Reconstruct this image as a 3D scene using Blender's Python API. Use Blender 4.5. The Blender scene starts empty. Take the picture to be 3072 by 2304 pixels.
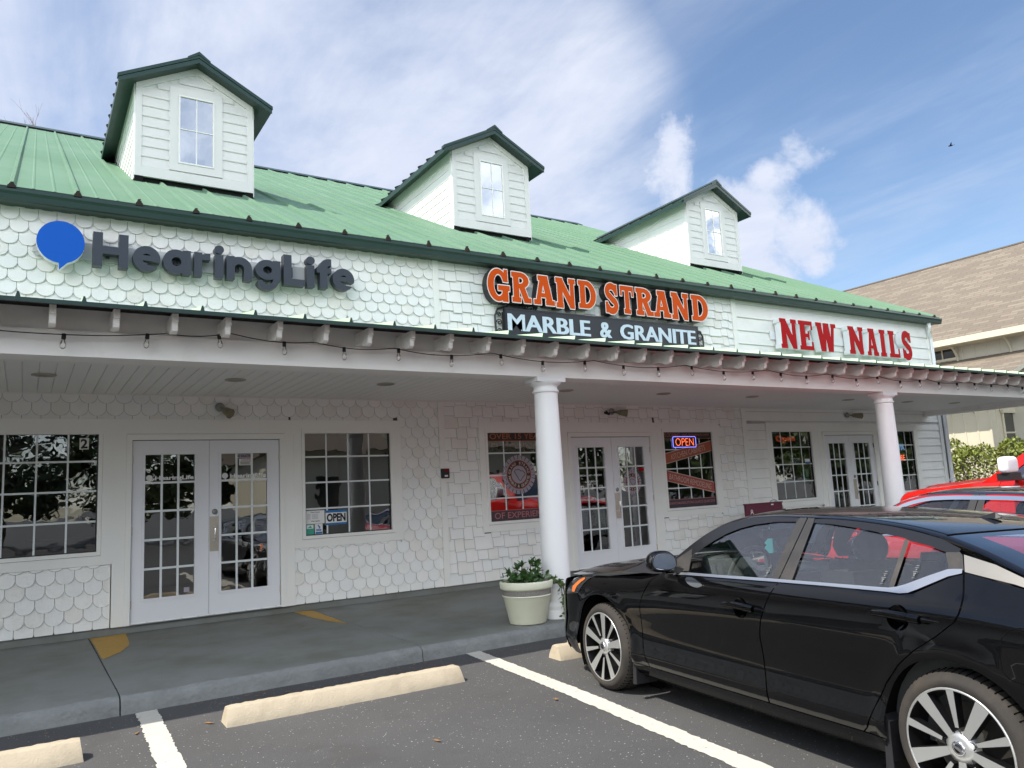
import bpy, bmesh, math, random
import numpy as np
from math import sin, cos, pi, radians, atan2, sqrt, exp
from mathutils import Vector, Matrix, geometry
random.seed(7)
SC = bpy.context.scene
COL = SC.collection
# ------------------------------------------------------------------ camera, sky, sun, exposure
def cam_axes(yaw, pitch, roll):
    fw = Vector((sin(yaw)*cos(pitch), cos(yaw)*cos(pitch), sin(pitch)))
    r = Vector((cos(yaw), -sin(yaw), 0)); u = r.cross(fw)
    return cos(roll)*r + sin(roll)*u, -sin(roll)*r + cos(roll)*u, fw
_r, _u, _f = cam_axes(radians(32.61828), radians(7.98485), radians(-2.98797))
cd = bpy.data.cameras.new('camera'); cam = bpy.data.objects.new('camera', cd); COL.objects.link(cam)
cam.matrix_world = Matrix(((_r.x,_u.x,-_f.x,-1.03053),(_r.y,_u.y,-_f.y,-9.66330),(_r.z,_u.z,-_f.z,1.31963),(0,0,0,1)))
cd.sensor_width = 36; cd.lens = 2301.323/3072*36; cd.clip_end = 2000; cd.clip_start = .05
SC.camera = cam
SUN = Vector((-.66, .06, 1.0)).normalized()          # towards the sun
sl = bpy.data.lights.new('sun', 'SUN'); sl.energy = 2.0; sl.angle = radians(.5); sl.color = (1, .94, .83)
so = bpy.data.objects.new('sun', sl); COL.objects.link(so)
so.rotation_euler = SUN.to_track_quat('Z', 'Y').to_euler(); so.location = (-20, 0, 30)
SC.view_settings.view_transform = 'Standard'; SC.view_settings.look = 'None'
SC.view_settings.exposure = 1.65; SC.view_settings.gamma = 1
world = bpy.data.worlds.new('World'); SC.world = world; world.use_nodes = True
def build_world():
    nt = world.node_tree; N = nt.nodes; L = nt.links; N.clear()
    out = N.new('ShaderNodeOutputWorld'); bg = N.new('ShaderNodeBackground'); L.new(bg.outputs[0], out.inputs[0])
    bg.inputs[1].default_value = .15
    sky = N.new('ShaderNodeTexSky'); sky.sky_type = 'NISHITA'; sky.sun_disc = False
    sky.sun_elevation = math.asin(SUN.z); sky.sun_rotation = atan2(SUN.x, SUN.y); sky.air_density = 1.0; sky.dust_density = .6; sky.ozone_density = 1.6
    tc = N.new('ShaderNodeTexCoord'); nrm = N.new('ShaderNodeVectorMath'); nrm.operation = 'NORMALIZE'; L.new(tc.outputs['Generated'], nrm.inputs[0])
    D = nrm.outputs[0]
    def m(op, a, b=None, clamp=False):
        n = N.new('ShaderNodeMath'); n.operation = op; n.use_clamp = clamp
        for i, v in enumerate((a, b)):
            if v is None: continue
            if isinstance(v, (int, float)): n.inputs[i].default_value = v
            else: L.new(v, n.inputs[i])
        return n.outputs[0]
    def ramp(v, a, b):
        n = N.new('ShaderNodeMapRange'); n.interpolation_type = 'SMOOTHSTEP'; L.new(v, n.inputs[0])
        n.inputs[1].default_value = a; n.inputs[2].default_value = b; n.inputs[3].default_value = 0; n.inputs[4].default_value = 1
        return n.outputs[0]
    def blob(d, r0, r1):
        n = N.new('ShaderNodeVectorMath'); n.operation = 'DOT_PRODUCT'; L.new(D, n.inputs[0]); n.inputs[1].default_value = Vector(d).normalized()
        return ramp(n.outputs['Value'], cos(radians(r1)), cos(radians(r0)))
    def noise(vec, scale, det, rough, dist=0):
        n = N.new('ShaderNodeTexNoise'); L.new(vec, n.inputs['Vector']); n.inputs['Scale'].default_value = scale; n.inputs['Detail'].default_value = det
        n.inputs['Roughness'].default_value = rough; n.inputs['Distortion'].default_value = dist
        return n.outputs['Fac']
    sep = N.new('ShaderNodeSeparateXYZ'); L.new(D, sep.inputs[0])
    h = m('ADD', m('MAXIMUM', sep.outputs[2], 0), .10)
    cmb = N.new('ShaderNodeCombineXYZ'); L.new(m('DIVIDE', sep.outputs[0], h), cmb.inputs[0]); L.new(m('DIVIDE', sep.outputs[1], h), cmb.inputs[1])
    mp = N.new('ShaderNodeMapping'); L.new(cmb.outputs[0], mp.inputs[0]); mp.inputs['Rotation'].default_value = (0, 0, radians(35)); mp.inputs['Scale'].default_value = (1.0, .55, 1)
    n1 = noise(mp.outputs[0], 1.1, 10, .58, .5); n2 = noise(mp.outputs[0], 3.4, 9, .62, .3)
    mp2 = N.new('ShaderNodeMapping'); L.new(cmb.outputs[0], mp2.inputs[0]); mp2.inputs['Rotation'].default_value = (0, 0, radians(52)); mp2.inputs['Scale'].default_value = (2.6, .5, 1)
    n3 = noise(mp2.outputs[0], 1.3, 9, .6, .6)
    streak = m('ADD', m('ADD', m('MULTIPLY', n1, .45), m('MULTIPLY', n2, .2)), m('MULTIPLY', n3, .35))
    veil = m('ADD', m('ADD', m('MULTIPLY', blob((-.12,.88,.46), 6, 30), .30), m('MULTIPLY', blob((.42,.79,.44), 2, 22), .27)), m('MULTIPLY', blob((.52,.75,.36), 1, 17), .24))
    veil = m('ADD', veil, m('MULTIPLY', blob((-.6,.3,.75), 20, 70), .2))
    veil = m('MULTIPLY', veil, m('ADD', m('MULTIPLY', n1, 1.6), .22))
    cirrus = m('MULTIPLY', ramp(m('ADD', streak, m('MULTIPLY', veil, .62)), .47, .86), .94)
    cirrus = m('MULTIPLY', cirrus, ramp(veil, .0, .30))
    thin = m('MULTIPLY', ramp(streak, .40, .66), .34)
    nb = noise(D, 9, 9, .62, .25); nb2 = noise(D, 22, 6, .6, .1)
    lump = m('ADD', m('MULTIPLY', nb, .75), m('MULTIPLY', nb2, .25))
    cum = None
    for d, r0, r1, k in (((.725,.622,.30), .5, 6.5, .52), ((.786,.545,.285), .5, 4.8, .54), ((.755,.575,.345), .3, 4, .44), ((.765,.60,.25), .5, 4.5, .50), ((.768,.513,.384), .2, 4.0, .43),
                         ((.85,.392,.351), .1, 3.2, .30), ((.83,.42,.40), .1, 3, .20), ((.655,.655,.385), .5, 6, .42), ((.62,.645,.45), 1, 7, .36), ((-.62,-.72,.30), 8, 32, .70), ((.88,-.35,.36), 6, 27, .66), ((-.95,-.1,.25), 6, 24, .6)):  # last three clouds are added out of view to light the porch
        b = m('MULTIPLY', blob(d, r0, r1), k); cum = b if cum is None else m('MAXIMUM', cum, b)
    cumf = m('MULTIPLY', ramp(m('ADD', lump, cum), .84, 1.06), .97)
    fac = m('MAXIMUM', m('MAXIMUM', cirrus, cumf), thin, True)
    hs = N.new('ShaderNodeHueSaturation'); L.new(sky.outputs[0], hs.inputs['Color']); hs.inputs['Saturation'].default_value = 1.04; hs.inputs['Value'].default_value = .40
    mx = N.new('ShaderNodeMix'); mx.data_type = 'RGBA'; L.new(fac, mx.inputs[0]); L.new(hs.outputs[0], mx.inputs[6])
    cc = N.new('ShaderNodeMix'); cc.data_type = 'RGBA'; L.new(n2, cc.inputs[0]); cc.inputs[6].default_value = (1.75, 2.0, 2.7, 1); cc.inputs[7].default_value = (3.0, 3.1, 3.35, 1)
    sb = N.new('ShaderNodeVectorMath'); sb.operation = 'SCALE'; L.new(cc.outputs[2], sb.inputs[0]); L.new(m('ADD', m('MULTIPLY', ramp(sep.outputs[1], .15, -.35), 3.45), .70), sb.inputs['Scale'])  # clouds behind the camera brightened as fill for the shaded front
    wm = N.new('ShaderNodeMix'); wm.data_type = 'RGBA'; wm.blend_type = 'MULTIPLY'; L.new(ramp(sep.outputs[1], .15, -.35), wm.inputs[0]); L.new(sb.outputs[0], wm.inputs[6]); wm.inputs[7].default_value = (1.0, .95, .80, 1)
    L.new(wm.outputs[2], mx.inputs[7]); L.new(mx.outputs[2], bg.inputs[0])
build_world()
# ------------------------------------------------------------------ helpers
def link(o, parent=None):
    COL.objects.link(o)
    if parent: o.parent = parent
    return o
def tag(o, label=None, cat=None, group=None, kind=None):
    if label: o['label'] = label
    if cat: o['category'] = cat
    if group: o['group'] = group
    if kind: o['kind'] = kind
    return o
def thing(name, label, cat, loc=(0,0,0), rz=0, group=None):
    o = bpy.data.objects.new(name, None); o.empty_display_size = .1; link(o); o.location = loc; o.rotation_euler = (0, 0, rz)
    return tag(o, label, cat, group)
class MB:
    def __init__(s): s.v = []; s.f = []; s.mi = []; s.sm = []
    def add(s, vs, fs, mi=0, sm=False):
        n = len(s.v); s.v += [tuple(map(float, p)) for p in vs]; s.f += [tuple(i+n for i in f) for f in fs]
        s.mi += [mi]*len(fs); s.sm += [sm]*len(fs); return s
    def box(s, x0, x1, y0, y1, z0, z1, mi=0):
        return s.add([(x0,y0,z0),(x1,y0,z0),(x1,y1,z0),(x0,y1,z0),(x0,y0,z1),(x1,y0,z1),(x1,y1,z1),(x0,y1,z1)],
                     [(0,3,2,1),(4,5,6,7),(0,1,5,4),(1,2,6,5),(2,3,7,6),(3,0,4,7)], mi)
    def bar(s, p, q, w, h, mi=0, up=(0,0,1)):
        p = Vector(p); q = Vector(q); d = (q-p).normalized(); upv = Vector(up)
        if abs(d.dot(upv)) > .98: upv = Vector((0,1,0))
        a = d.cross(upv).normalized()*w/2; b = a.cross(d).normalized()*h/2
        vs = [e+i*a+j*b for e in (p,q) for i,j in ((-1,-1),(1,-1),(1,1),(-1,1))]
        return s.add(vs, [(3,2,1,0),(4,5,6,7),(0,1,5,4),(1,2,6,5),(2,3,7,6),(3,0,4,7)], mi)
    def tube(s, path, r, n=8, mi=0, cap=True, sm=True):
        path = [Vector(p) for p in path]; R = r if isinstance(r, (list, tuple)) else [r]*len(path)
        vs = []; fs = []; prev = None
        for i, p in enumerate(path):
            d = (path[min(i+1,len(path)-1)]-path[max(i-1,0)]).normalized()
            if prev is None:
                up = Vector((0,0,1)) if abs(d.z) < .9 else Vector((1,0,0)); a = d.cross(up).normalized()
            else:
                a = (prev - d*prev.dot(d)).normalized()
            prev = a; b = d.cross(a)
            vs += [p + R[i]*(cos(2*pi*k/n)*a + sin(2*pi*k/n)*b) for k in range(n)]
        for i in range(len(path)-1):
            for k in range(n):
                fs.append((i*n+k, i*n+(k+1)%n, (i+1)*n+(k+1)%n, (i+1)*n+k))
        s.add(vs, fs, mi, sm)
        if cap and n > 2: s.add(vs[:n], [tuple(range(n))[::-1]], mi); s.add(vs[-n:], [tuple(range(n))], mi)
        return s
    def lathe(s, prof, n=32, c=(0,0,0), ax='z', mi=0, sm=True, a0=0, a1=2*pi):
        vs = []; fs = []; m = len(prof); full = abs(a1-a0-2*pi) < 1e-6; cnt = n if full else n+1
        for k in range(cnt):
            t = a0+(a1-a0)*k/n
            for r, h in prof:
                q = {'z': (r*cos(t), r*sin(t), h), 'x': (h, r*cos(t), r*sin(t)), 'y': (r*cos(t), h, r*sin(t))}[ax]
                vs.append((q[0]+c[0], q[1]+c[1], q[2]+c[2]))
        for k in range(n):
            for i in range(m-1):
                fs.append((k*m+i, ((k+1)%cnt)*m+i, ((k+1)%cnt)*m+i+1, k*m+i+1))
        return s.add(vs, fs, mi, sm)
    def prism(s, poly, a, b, ax='y', mi=0, sides=True, front=True, back=True):
        def P(p, h): return {'y': (p[0], h, p[1]), 'x': (h, p[0], p[1]), 'z': (p[0], p[1], h)}[ax]
        n = len(poly); vs = [P(p, a) for p in poly] + [P(p, b) for p in poly]; fs = []
        if front: fs.append(tuple(range(n)))
        if back: fs.append(tuple(range(2*n-1, n-1, -1)))
        if sides: fs += [(i, i+n, (i+1)%n+n, (i+1)%n) for i in range(n)]
        return s.add(vs, fs, mi)
    def grid(s, P, mi=0, sm=True, flip=False):
        nu = len(P); nv = len(P[0]); vs = [p for r in P for p in r]
        fs = [(i*nv+j, (i+1)*nv+j, (i+1)*nv+j+1, i*nv+j+1) for i in range(nu-1) for j in range(nv-1)]
        if flip: fs = [f[::-1] for f in fs]
        return s.add(vs, fs, mi, sm)
    def sphere(s, c, rx, ry, rz, n=16, m=10, mi=0):
        P = [[(c[0]+rx*sin(pi*i/m)*cos(2*pi*j/n), c[1]+ry*sin(pi*i/m)*sin(2*pi*j/n), c[2]+rz*cos(pi*i/m)) for j in range(n+1)] for i in range(m+1)]
        return s.grid(P, mi)
    def build(s, name, mats, parent=None, loc=None, bevel=0, recalc=False, weld=False):
        me = bpy.data.meshes.new(name); me.from_pydata(s.v, [], s.f)
        for m_ in (mats if isinstance(mats, (list, tuple)) else [mats]): me.materials.append(m_)
        if any(s.mi): me.polygons.foreach_set('material_index', s.mi)
        me.polygons.foreach_set('use_smooth', s.sm)
        if recalc or weld or bevel:
            bm = bmesh.new(); bm.from_mesh(me)
            if weld: bmesh.ops.remove_doubles(bm, verts=bm.verts, dist=1e-4)
            bmesh.ops.recalc_face_normals(bm, faces=bm.faces)
            if bevel:
                bmesh.ops.bevel(bm, geom=[e for e in bm.edges if e.calc_face_angle(0) > .6], offset=bevel, segments=2, affect='EDGES', clamp_overlap=True)
            bm.to_mesh(me); bm.free()
        me.update()
        o = bpy.data.objects.new(name, me); link(o, parent)
        if loc: o.location = loc
        return o
def copy_tree(o, parent=None):
    c = o.copy(); COL.objects.link(c); c.parent = parent
    for ch in [x for x in o.children]: copy_tree(ch, c)
    return c
# ------------------------------------------------------------------ materials
def pm(name, col, rough=.5, metal=0., var=.06, scale=2.5, bump=0., bscale=60., coat=0., spec=.5, dirt=None, dscale=1.2, dlo=.55, dhi=.75, damt=.5, emit=None, estr=0):
    m = bpy.data.materials.new(name); m.use_nodes = True; nt = m.node_tree; N = nt.nodes; L = nt.links
    b = N['Principled BSDF']; b.inputs['Roughness'].default_value = rough; b.inputs['Metallic'].default_value = metal
    b.inputs['Coat Weight'].default_value = coat; b.inputs['Coat Roughness'].default_value = .03; b.inputs['Specular IOR Level'].default_value = spec
    tc = N.new('ShaderNodeTexCoord')
    n = N.new('ShaderNodeTexNoise'); n.inputs['Scale'].default_value = scale; n.inputs['Detail'].default_value = 6; L.new(tc.outputs['Object'], n.inputs['Vector'])
    mix = N.new('ShaderNodeMix'); mix.data_type = 'RGBA'; L.new(n.outputs['Fac'], mix.inputs[0])
    mix.inputs[6].default_value = (*[c*(1-var) for c in col], 1); mix.inputs[7].default_value = (*[min(1, c*(1+var)) for c in col], 1)
    outc = mix.outputs[2]
    if dirt:
        n2 = N.new('ShaderNodeTexNoise'); n2.inputs['Scale'].default_value = dscale; n2.inputs['Detail'].default_value = 8; n2.inputs['Roughness'].default_value = .65; L.new(tc.outputs['Object'], n2.inputs['Vector'])
        r = N.new('ShaderNodeMapRange'); L.new(n2.outputs['Fac'], r.inputs[0]); r.inputs[1].default_value = dlo; r.inputs[2].default_value = dhi; r.inputs[4].default_value = damt
        mx = N.new('ShaderNodeMix'); mx.data_type = 'RGBA'; L.new(r.outputs[0], mx.inputs[0]); L.new(outc, mx.inputs[6]); mx.inputs[7].default_value = (*dirt, 1); outc = mx.outputs[2]
    L.new(outc, b.inputs['Base Color'])
    if bump:
        nb = N.new('ShaderNodeTexNoise'); nb.inputs['Scale'].default_value = bscale; nb.inputs['Detail'].default_value = 5; L.new(tc.outputs['Object'], nb.inputs['Vector'])
        bu = N.new('ShaderNodeBump'); bu.inputs['Strength'].default_value = bump; bu.inputs['Distance'].default_value = .02; L.new(nb.outputs['Fac'], bu.inputs['Height']); L.new(bu.outputs[0], b.inputs['Normal'])
    if emit: b.inputs['Emission Color'].default_value = (*emit, 1); b.inputs['Emission Strength'].default_value = estr
    return m
def glass(name, tint, boost=.0, wav=.0, rough=0.0):
    m = bpy.data.materials.new(name); m.use_nodes = True; nt = m.node_tree; N = nt.nodes; L = nt.links; N.clear()
    out = N.new('ShaderNodeOutputMaterial'); tr = N.new('ShaderNodeBsdfTransparent'); gl = N.new('ShaderNodeBsdfGlossy'); mx = N.new('ShaderNodeMixShader')
    tr.inputs[0].default_value = (*tint, 1); gl.inputs['Roughness'].default_value = rough
    fr = N.new('ShaderNodeFresnel'); fr.inputs[0].default_value = 1.52
    ad = N.new('ShaderNodeMath'); ad.operation = 'MULTIPLY_ADD'; ad.use_clamp = True; L.new(fr.outputs[0], ad.inputs[0]); ad.inputs[1].default_value = 1.7; ad.inputs[2].default_value = boost
    L.new(ad.outputs[0], mx.inputs[0]); L.new(tr.outputs[0], mx.inputs[1]); L.new(gl.outputs[0], mx.inputs[2]); L.new(mx.outputs[0], out.inputs[0])
    if wav:
        tc = N.new('ShaderNodeTexCoord'); n = N.new('ShaderNodeTexNoise'); n.inputs['Scale'].default_value = 3; n.inputs['Detail'].default_value = 2; L.new(tc.outputs['Object'], n.inputs['Vector'])
        bu = N.new('ShaderNodeBump'); bu.inputs['Strength'].default_value = wav; bu.inputs['Distance'].default_value = .02; L.new(n.outputs['Fac'], bu.inputs['Height'])
        L.new(bu.outputs[0], gl.inputs['Normal'])
    return m
M = {}
M['white'] = pm('white_paint', (.80,.80,.765), .55, var=.03, scale=1.3, bump=.06, bscale=90, dirt=(.55,.54,.48), dscale=.9, dlo=.56, dhi=.8, damt=.22)
M['shingle'] = pm('white_shingle_paint', (.87,.87,.84), .6, var=.035, scale=4, bump=.10, bscale=70, dirt=(.60,.59,.52), dscale=2.6, dlo=.5, dhi=.8, damt=.35)
M['dshingle'] = pm('dormer_front_siding', (.72,.73,.70), .6, var=.04, scale=3, bump=.06, dirt=(.50,.50,.45), dscale=2, dlo=.55, dhi=.8, damt=.3)  # dormer fronts only, set darker than the dormer sides
M['edge'] = pm('shingle_shadow_edge', (.50,.51,.50), .8)  # grey rim plates and strips that paint the shadow in siding joints
M['shingle2'] = pm('white_shingle_paint_worn', (.83,.82,.775), .65, var=.05, scale=5, bump=.12, bscale=70, dirt=(.60,.585,.52), dscale=2.2, dlo=.5, dhi=.8, damt=.45)
M['shingle3'] = pm('white_shingle_paint_cool', (.84,.85,.83), .6, var=.04, scale=5, bump=.10, bscale=70, dirt=(.66,.66,.62), dscale=3.2, dlo=.55, dhi=.8, damt=.3)
M['felt'] = pm('dark_felt', (.10,.10,.09), .9)
M['trim'] = pm('white_trim_paint', (.85,.85,.81), .5, var=.03, scale=2, bump=.04, dirt=(.5,.48,.42), dscale=1.4, dlo=.6, dhi=.8, damt=.25)
M['door'] = pm('white_door_paint', (.80,.81,.84), .35, var=.015, scale=2)
M['soffit'] = pm('soffit_paint', (.82,.81,.78), .6, var=.03)
M['beam'] = pm('beam_paint', (.86,.85,.82), .6, var=.04, scale=1.2, dirt=(.50,.46,.38), dscale=2.2, dlo=.58, dhi=.8, damt=.3, bump=.05)
M['bracket'] = pm('bracket_paint', (.85,.84,.80), .6, var=.04, dirt=(.5,.45,.36), dscale=6, dlo=.55, dhi=.8, damt=.35)
M['dgreen'] = pm('dark_green_metal', (.016,.044,.036), .38, var=.12, scale=1.5, dirt=(.06,.09,.075), dscale=3, damt=.3)
M['lgreen'] = pm('pale_green_metal', (.118,.215,.140), .55, metal=.0, var=.07, scale=.7, spec=.12, dirt=(.17,.255,.195), dscale=.6, dlo=.45, dhi=.75, damt=.55)
M['rib'] = pm('pale_green_rib', (.45,.60,.42), .42, var=.08, spec=.6)
M['dark'] = pm('near_black', (.012,.012,.012), .8, spec=.1)
M['rust'] = pm('rusty_closure', (.024,.019,.015), .9, var=.4, scale=30)
M['hear'] = pm('charcoal_letter', (.035,.042,.055), .35, var=.1)
M['blue'] = pm('blue_acrylic', (.002,.095,.50), .35, var=.03, spec=.25)
M['orange'] = pm('orange_acrylic', (.60,.080,.010), .5, var=.03, spec=.05)
M['outline'] = pm('pale_outline', (.80,.72,.68), .35)
M['return'] = pm('black_return', (.012,.012,.014), .35)
M['panel'] = pm('black_sign_panel', (.018,.019,.022), .28, var=.2)
M['lblue'] = pm('pale_blue_letter', (.60,.70,.80), .4)
M['red'] = pm('red_acrylic', (.40,.004,.007), .5, var=.04, spec=.05)
M['lwhite'] = pm('white_return', (.80,.82,.84), .4)
M['raceway'] = pm('grey_raceway', (.52,.53,.53), .5)
M['gasket'] = pm('black_gasket', (.015,.015,.018), .5)
M['muntin'] = pm('white_muntin', (.72,.76,.76), .45)
M['pane'] = glass('window_glass', (.60,.64,.61), .14, .10)
M['dpane'] = glass('dormer_glass', (.6,.65,.7), .72, .03)
M['cglass'] = glass('car_glass', (.90,.955,.94), .15)
M['room'] = pm('dim_room', (.11,.098,.085), .9, var=.25, scale=1.1)
M['roomfloor'] = pm('room_floor', (.07,.055,.045), .5)
M['brass'] = pm('brushed_metal', (.60,.54,.46), .32, metal=.9, var=.12, scale=12)
M['chrome'] = pm('chrome', (.82,.83,.85), .12, metal=1, var=.02)
M['satin'] = pm('satin_metal', (.55,.57,.60), .3, metal=.95, var=.03)
M['col'] = pm('column_paint', (.84,.845,.85), .42, var=.012, scale=1.5)
M['pot'] = pm('cream_pot', (.66,.67,.52), .5, var=.05, scale=5, dirt=(.45,.45,.33), dscale=4, damt=.3)
M['potband'] = pm('speckled_band', (.20,.19,.17), .7, var=.7, scale=130)
M['soil'] = pm('soil', (.03,.022,.015), .95, var=.4, scale=30, bump=.5)
M['leaf'] = pm('shrub_leaf', (.050,.115,.030), .35, var=.45, scale=6, spec=.5)
M['leaf2'] = pm('vine_leaf', (.085,.15,.028), .4, var=.5, scale=8)
M['hedge'] = pm('hedge_leaf', (.17,.20,.035), .45, var=.5, scale=3, dirt=(.26,.21,.06), dscale=1.8, damt=.6)
M['tree'] = pm('tree_leaf', (.055,.085,.022), .5, var=.5, scale=.7)
M['bark'] = pm('bark', (.14,.115,.09), .9, var=.3, scale=8, bump=.4)
M['twig'] = pm('bare_twig', (.20,.15,.12), .9, var=.2)
M['wire'] = pm('black_cable', (.01,.01,.01), .6)
M['bulb'] = glass('bulb_glass', (.97,.97,.96), .0)
M['filament'] = pm('filament', (.75,.72,.66), .4)
M['lampm'] = pm('grey_lamp_metal', (.30,.31,.30), .5, metal=.5, var=.3, scale=20)
M['lampy'] = pm('yellowed_lens', (.22,.20,.12), .3, var=.3, scale=15)
M['dlight'] = pm('downlight_lens', (.40,.37,.32), .5, var=.1)
M['yellow'] = pm('worn_yellow_paint', (.46,.27,.045), .7, var=.12, scale=14, dirt=(.30,.22,.09), dscale=9, dlo=.5, dhi=.75, damt=.5)
M['maroon'] = pm('maroon_board', (.10,.008,.028), .4)
M['nroof'] = None
M['cream'] = pm('cream_board', (.60,.56,.44), .7, var=.05)
M['cream2'] = pm('grey_cream_board', (.56,.54,.46), .7, var=.05)
M['steelgrey'] = pm('grey_plastic', (.38,.40,.42), .4)
M['paper'] = pm('paper', (.78,.78,.76), .6)
M['ink'] = pm('black_ink', (.012,.012,.014), .5)
M['sblue'] = pm('sticker_blue', (.02,.16,.42), .5)
M['sgreen'] = pm('sticker_green', (.05,.35,.25), .5)
M['decal'] = pm('white_vinyl', (.75,.76,.75), .5)
M['vdark'] = pm('dark_vinyl', (.032,.028,.026), .6)
M['vpurple'] = pm('dark_purple_vinyl', (.055,.04,.052), .6)
M['vorange'] = pm('burnt_orange_vinyl', (.40,.10,.045), .6, var=.12)
M['vred'] = pm('brick_red_vinyl', (.36,.075,.06), .6, var=.1)
M['vtan'] = pm('tan_vinyl', (.55,.42,.34), .6)
M['vgrey'] = pm('grey_vinyl', (.36,.33,.37), .6, var=.1)
M['vrust'] = pm('rust_text_vinyl', (.42,.13,.06), .6)
M['vrose'] = pm('rose_text_vinyl', (.42,.14,.14), .6)
M['neonr'] = pm('red_neon', (.8,.1,.05), .4, emit=(1,.16,.06), estr=.75)
M['neonrd'] = pm('dim_red_neon', (.5,.08,.03), .4, emit=(.9,.13,.04), estr=.3)
M['neonb'] = pm('blue_neon', (.1,.1,.6), .4, emit=(.25,.25,1), estr=.6)
M['neono'] = pm('unlit_neon', (.55,.52,.38), .4)
M['neonc'] = pm('pale_blue_neon', (.2,.35,.5), .4, emit=(.25,.45,.7), estr=.18)
M['dleaf'] = pm('dry_leaf', (.25,.13,.05), .8, var=.4, scale=20)
def asphalt_mat():
    m = bpy.data.materials.new('asphalt'); m.use_nodes = True; nt = m.node_tree; N = nt.nodes; L = nt.links; b = N['Principled BSDF']
    b.inputs['Roughness'].default_value = .82; b.inputs['Specular IOR Level'].default_value = .35
    g = N.new('ShaderNodeNewGeometry'); P = g.outputs['Position']
    def noise(s, d, r=.6):
        n = N.new('ShaderNodeTexNoise'); L.new(P, n.inputs['Vector']); n.inputs['Scale'].default_value = s; n.inputs['Detail'].default_value = d; n.inputs['Roughness'].default_value = r; return n.outputs['Fac']
    def mr(v, a, b_, lo=0, hi=1):
        n = N.new('ShaderNodeMapRange'); L.new(v, n.inputs[0]); n.inputs[1].default_value = a; n.inputs[2].default_value = b_; n.inputs[3].default_value = lo; n.inputs[4].default_value = hi; return n.outputs[0]
    def mix(f, a, b_):
        n = N.new('ShaderNodeMix'); n.data_type = 'RGBA'; L.new(f, n.inputs[0])
        for i, v in ((6, a), (7, b_)):
            if isinstance(v, tuple): n.inputs[i].default_value = (*v, 1)
            else: L.new(v, n.inputs[i])
        return n.outputs[2]
    c = mix(mr(noise(.9, 8), .3, .7), (.078,.077,.078), (.122,.120,.120))
    c = mix(mr(noise(170, 3, .7), .35, .7), (.055,.055,.056), c)
    v = N.new('ShaderNodeTexVoronoi'); L.new(P, v.inputs['Vector']); v.inputs['Scale'].default_value = 62
    spk = N.new('ShaderNodeMath'); spk.operation = 'MULTIPLY'; L.new(mr(v.outputs['Distance'], .30, .20), spk.inputs[0])
    sc = N.new('ShaderNodeSeparateColor'); L.new(v.outputs['Color'], sc.inputs[0]); L.new(mr(sc.outputs[0], .86, 1.0), spk.inputs[1])
    c = mix(spk.outputs[0], c, (.42,.41,.39))
    c = mix(mr(noise(2.3, 5, .55), .60, .70, 0, .55), c, (.062,.060,.059))
    c = mix(mr(noise(5.1, 6, .7), .70, .80, 0, .3), c, (.20,.20,.21))
    L.new(c, b.inputs['Base Color'])
    bu = N.new('ShaderNodeBump'); bu.inputs['Strength'].default_value = .5; bu.inputs['Distance'].default_value = .008; L.new(noise(140, 3), bu.inputs['Height']); L.new(bu.outputs[0], b.inputs['Normal'])
    return m
M['asphalt'] = asphalt_mat()
M['slab'] = pm('sidewalk_concrete', (.205,.215,.205), .8, var=.16, scale=1.1, bump=.12, bscale=120, dirt=(.13,.135,.105), dscale=.9, dlo=.42, dhi=.66, damt=.85)
M['curb'] = pm('curb_concrete', (.20,.21,.205), .9, var=.3, scale=6, bump=.8, bscale=28, dirt=(.12,.12,.11), dscale=5, damt=.6)
M['stop'] = pm('parking_block_concrete', (.43,.365,.27), .9, var=.10, scale=6, bump=.25, bscale=90, dirt=(.31,.26,.19), dscale=7, dlo=.5, dhi=.75, damt=.6)
M['line'] = pm('white_road_paint', (.52,.495,.435), .8, var=.10, scale=20, dirt=(.10,.10,.10), dscale=26, dlo=.60, dhi=.70, damt=.75, bump=.2, bscale=120)
M['oil'] = pm('oil_stained_asphalt', (.046,.044,.043), .7, var=.3, scale=25)
M['chalk'] = pm('efflorescence', (.24,.25,.27), .9, var=.3, scale=18)
def shingle_roof_mat():
    m = pm('tan_roof_shingle', (.34,.28,.215), .9, var=.12, scale=3); nt = m.node_tree; N = nt.nodes; L = nt.links; b = N['Principled BSDF']
    tc = N.new('ShaderNodeTexCoord'); br = N.new('ShaderNodeTexBrick'); mp = N.new('ShaderNodeMapping'); L.new(tc.outputs['UV'], mp.inputs[0]); L.new(mp.outputs[0], br.inputs['Vector'])
    br.inputs['Scale'].default_value = 1; br.inputs['Brick Width'].default_value = .55; br.inputs['Row Height'].default_value = .17; br.inputs['Mortar Size'].default_value = .014; br.inputs['Mortar Smooth'].default_value = .1
    br.inputs['Color1'].default_value = (.32,.27,.205,1); br.inputs['Color2'].default_value = (.20,.165,.13,1); br.inputs['Mortar'].default_value = (.15,.125,.10,1); br.inputs['Bias'].default_value = .35
    n = N.new('ShaderNodeTexNoise'); n.inputs['Scale'].default_value = 30; L.new(tc.outputs['UV'], n.inputs['Vector'])
    mx = N.new('ShaderNodeMix'); mx.data_type = 'RGBA'; mx.blend_type = 'MULTIPLY'; mx.inputs[0].default_value = .35; L.new(br.outputs[0], mx.inputs[6]); L.new(n.outputs['Color'], mx.inputs[7])
    L.new(mx.outputs[2], b.inputs['Base Color'])
    return m
M['nroof'] = shingle_roof_mat()
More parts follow.
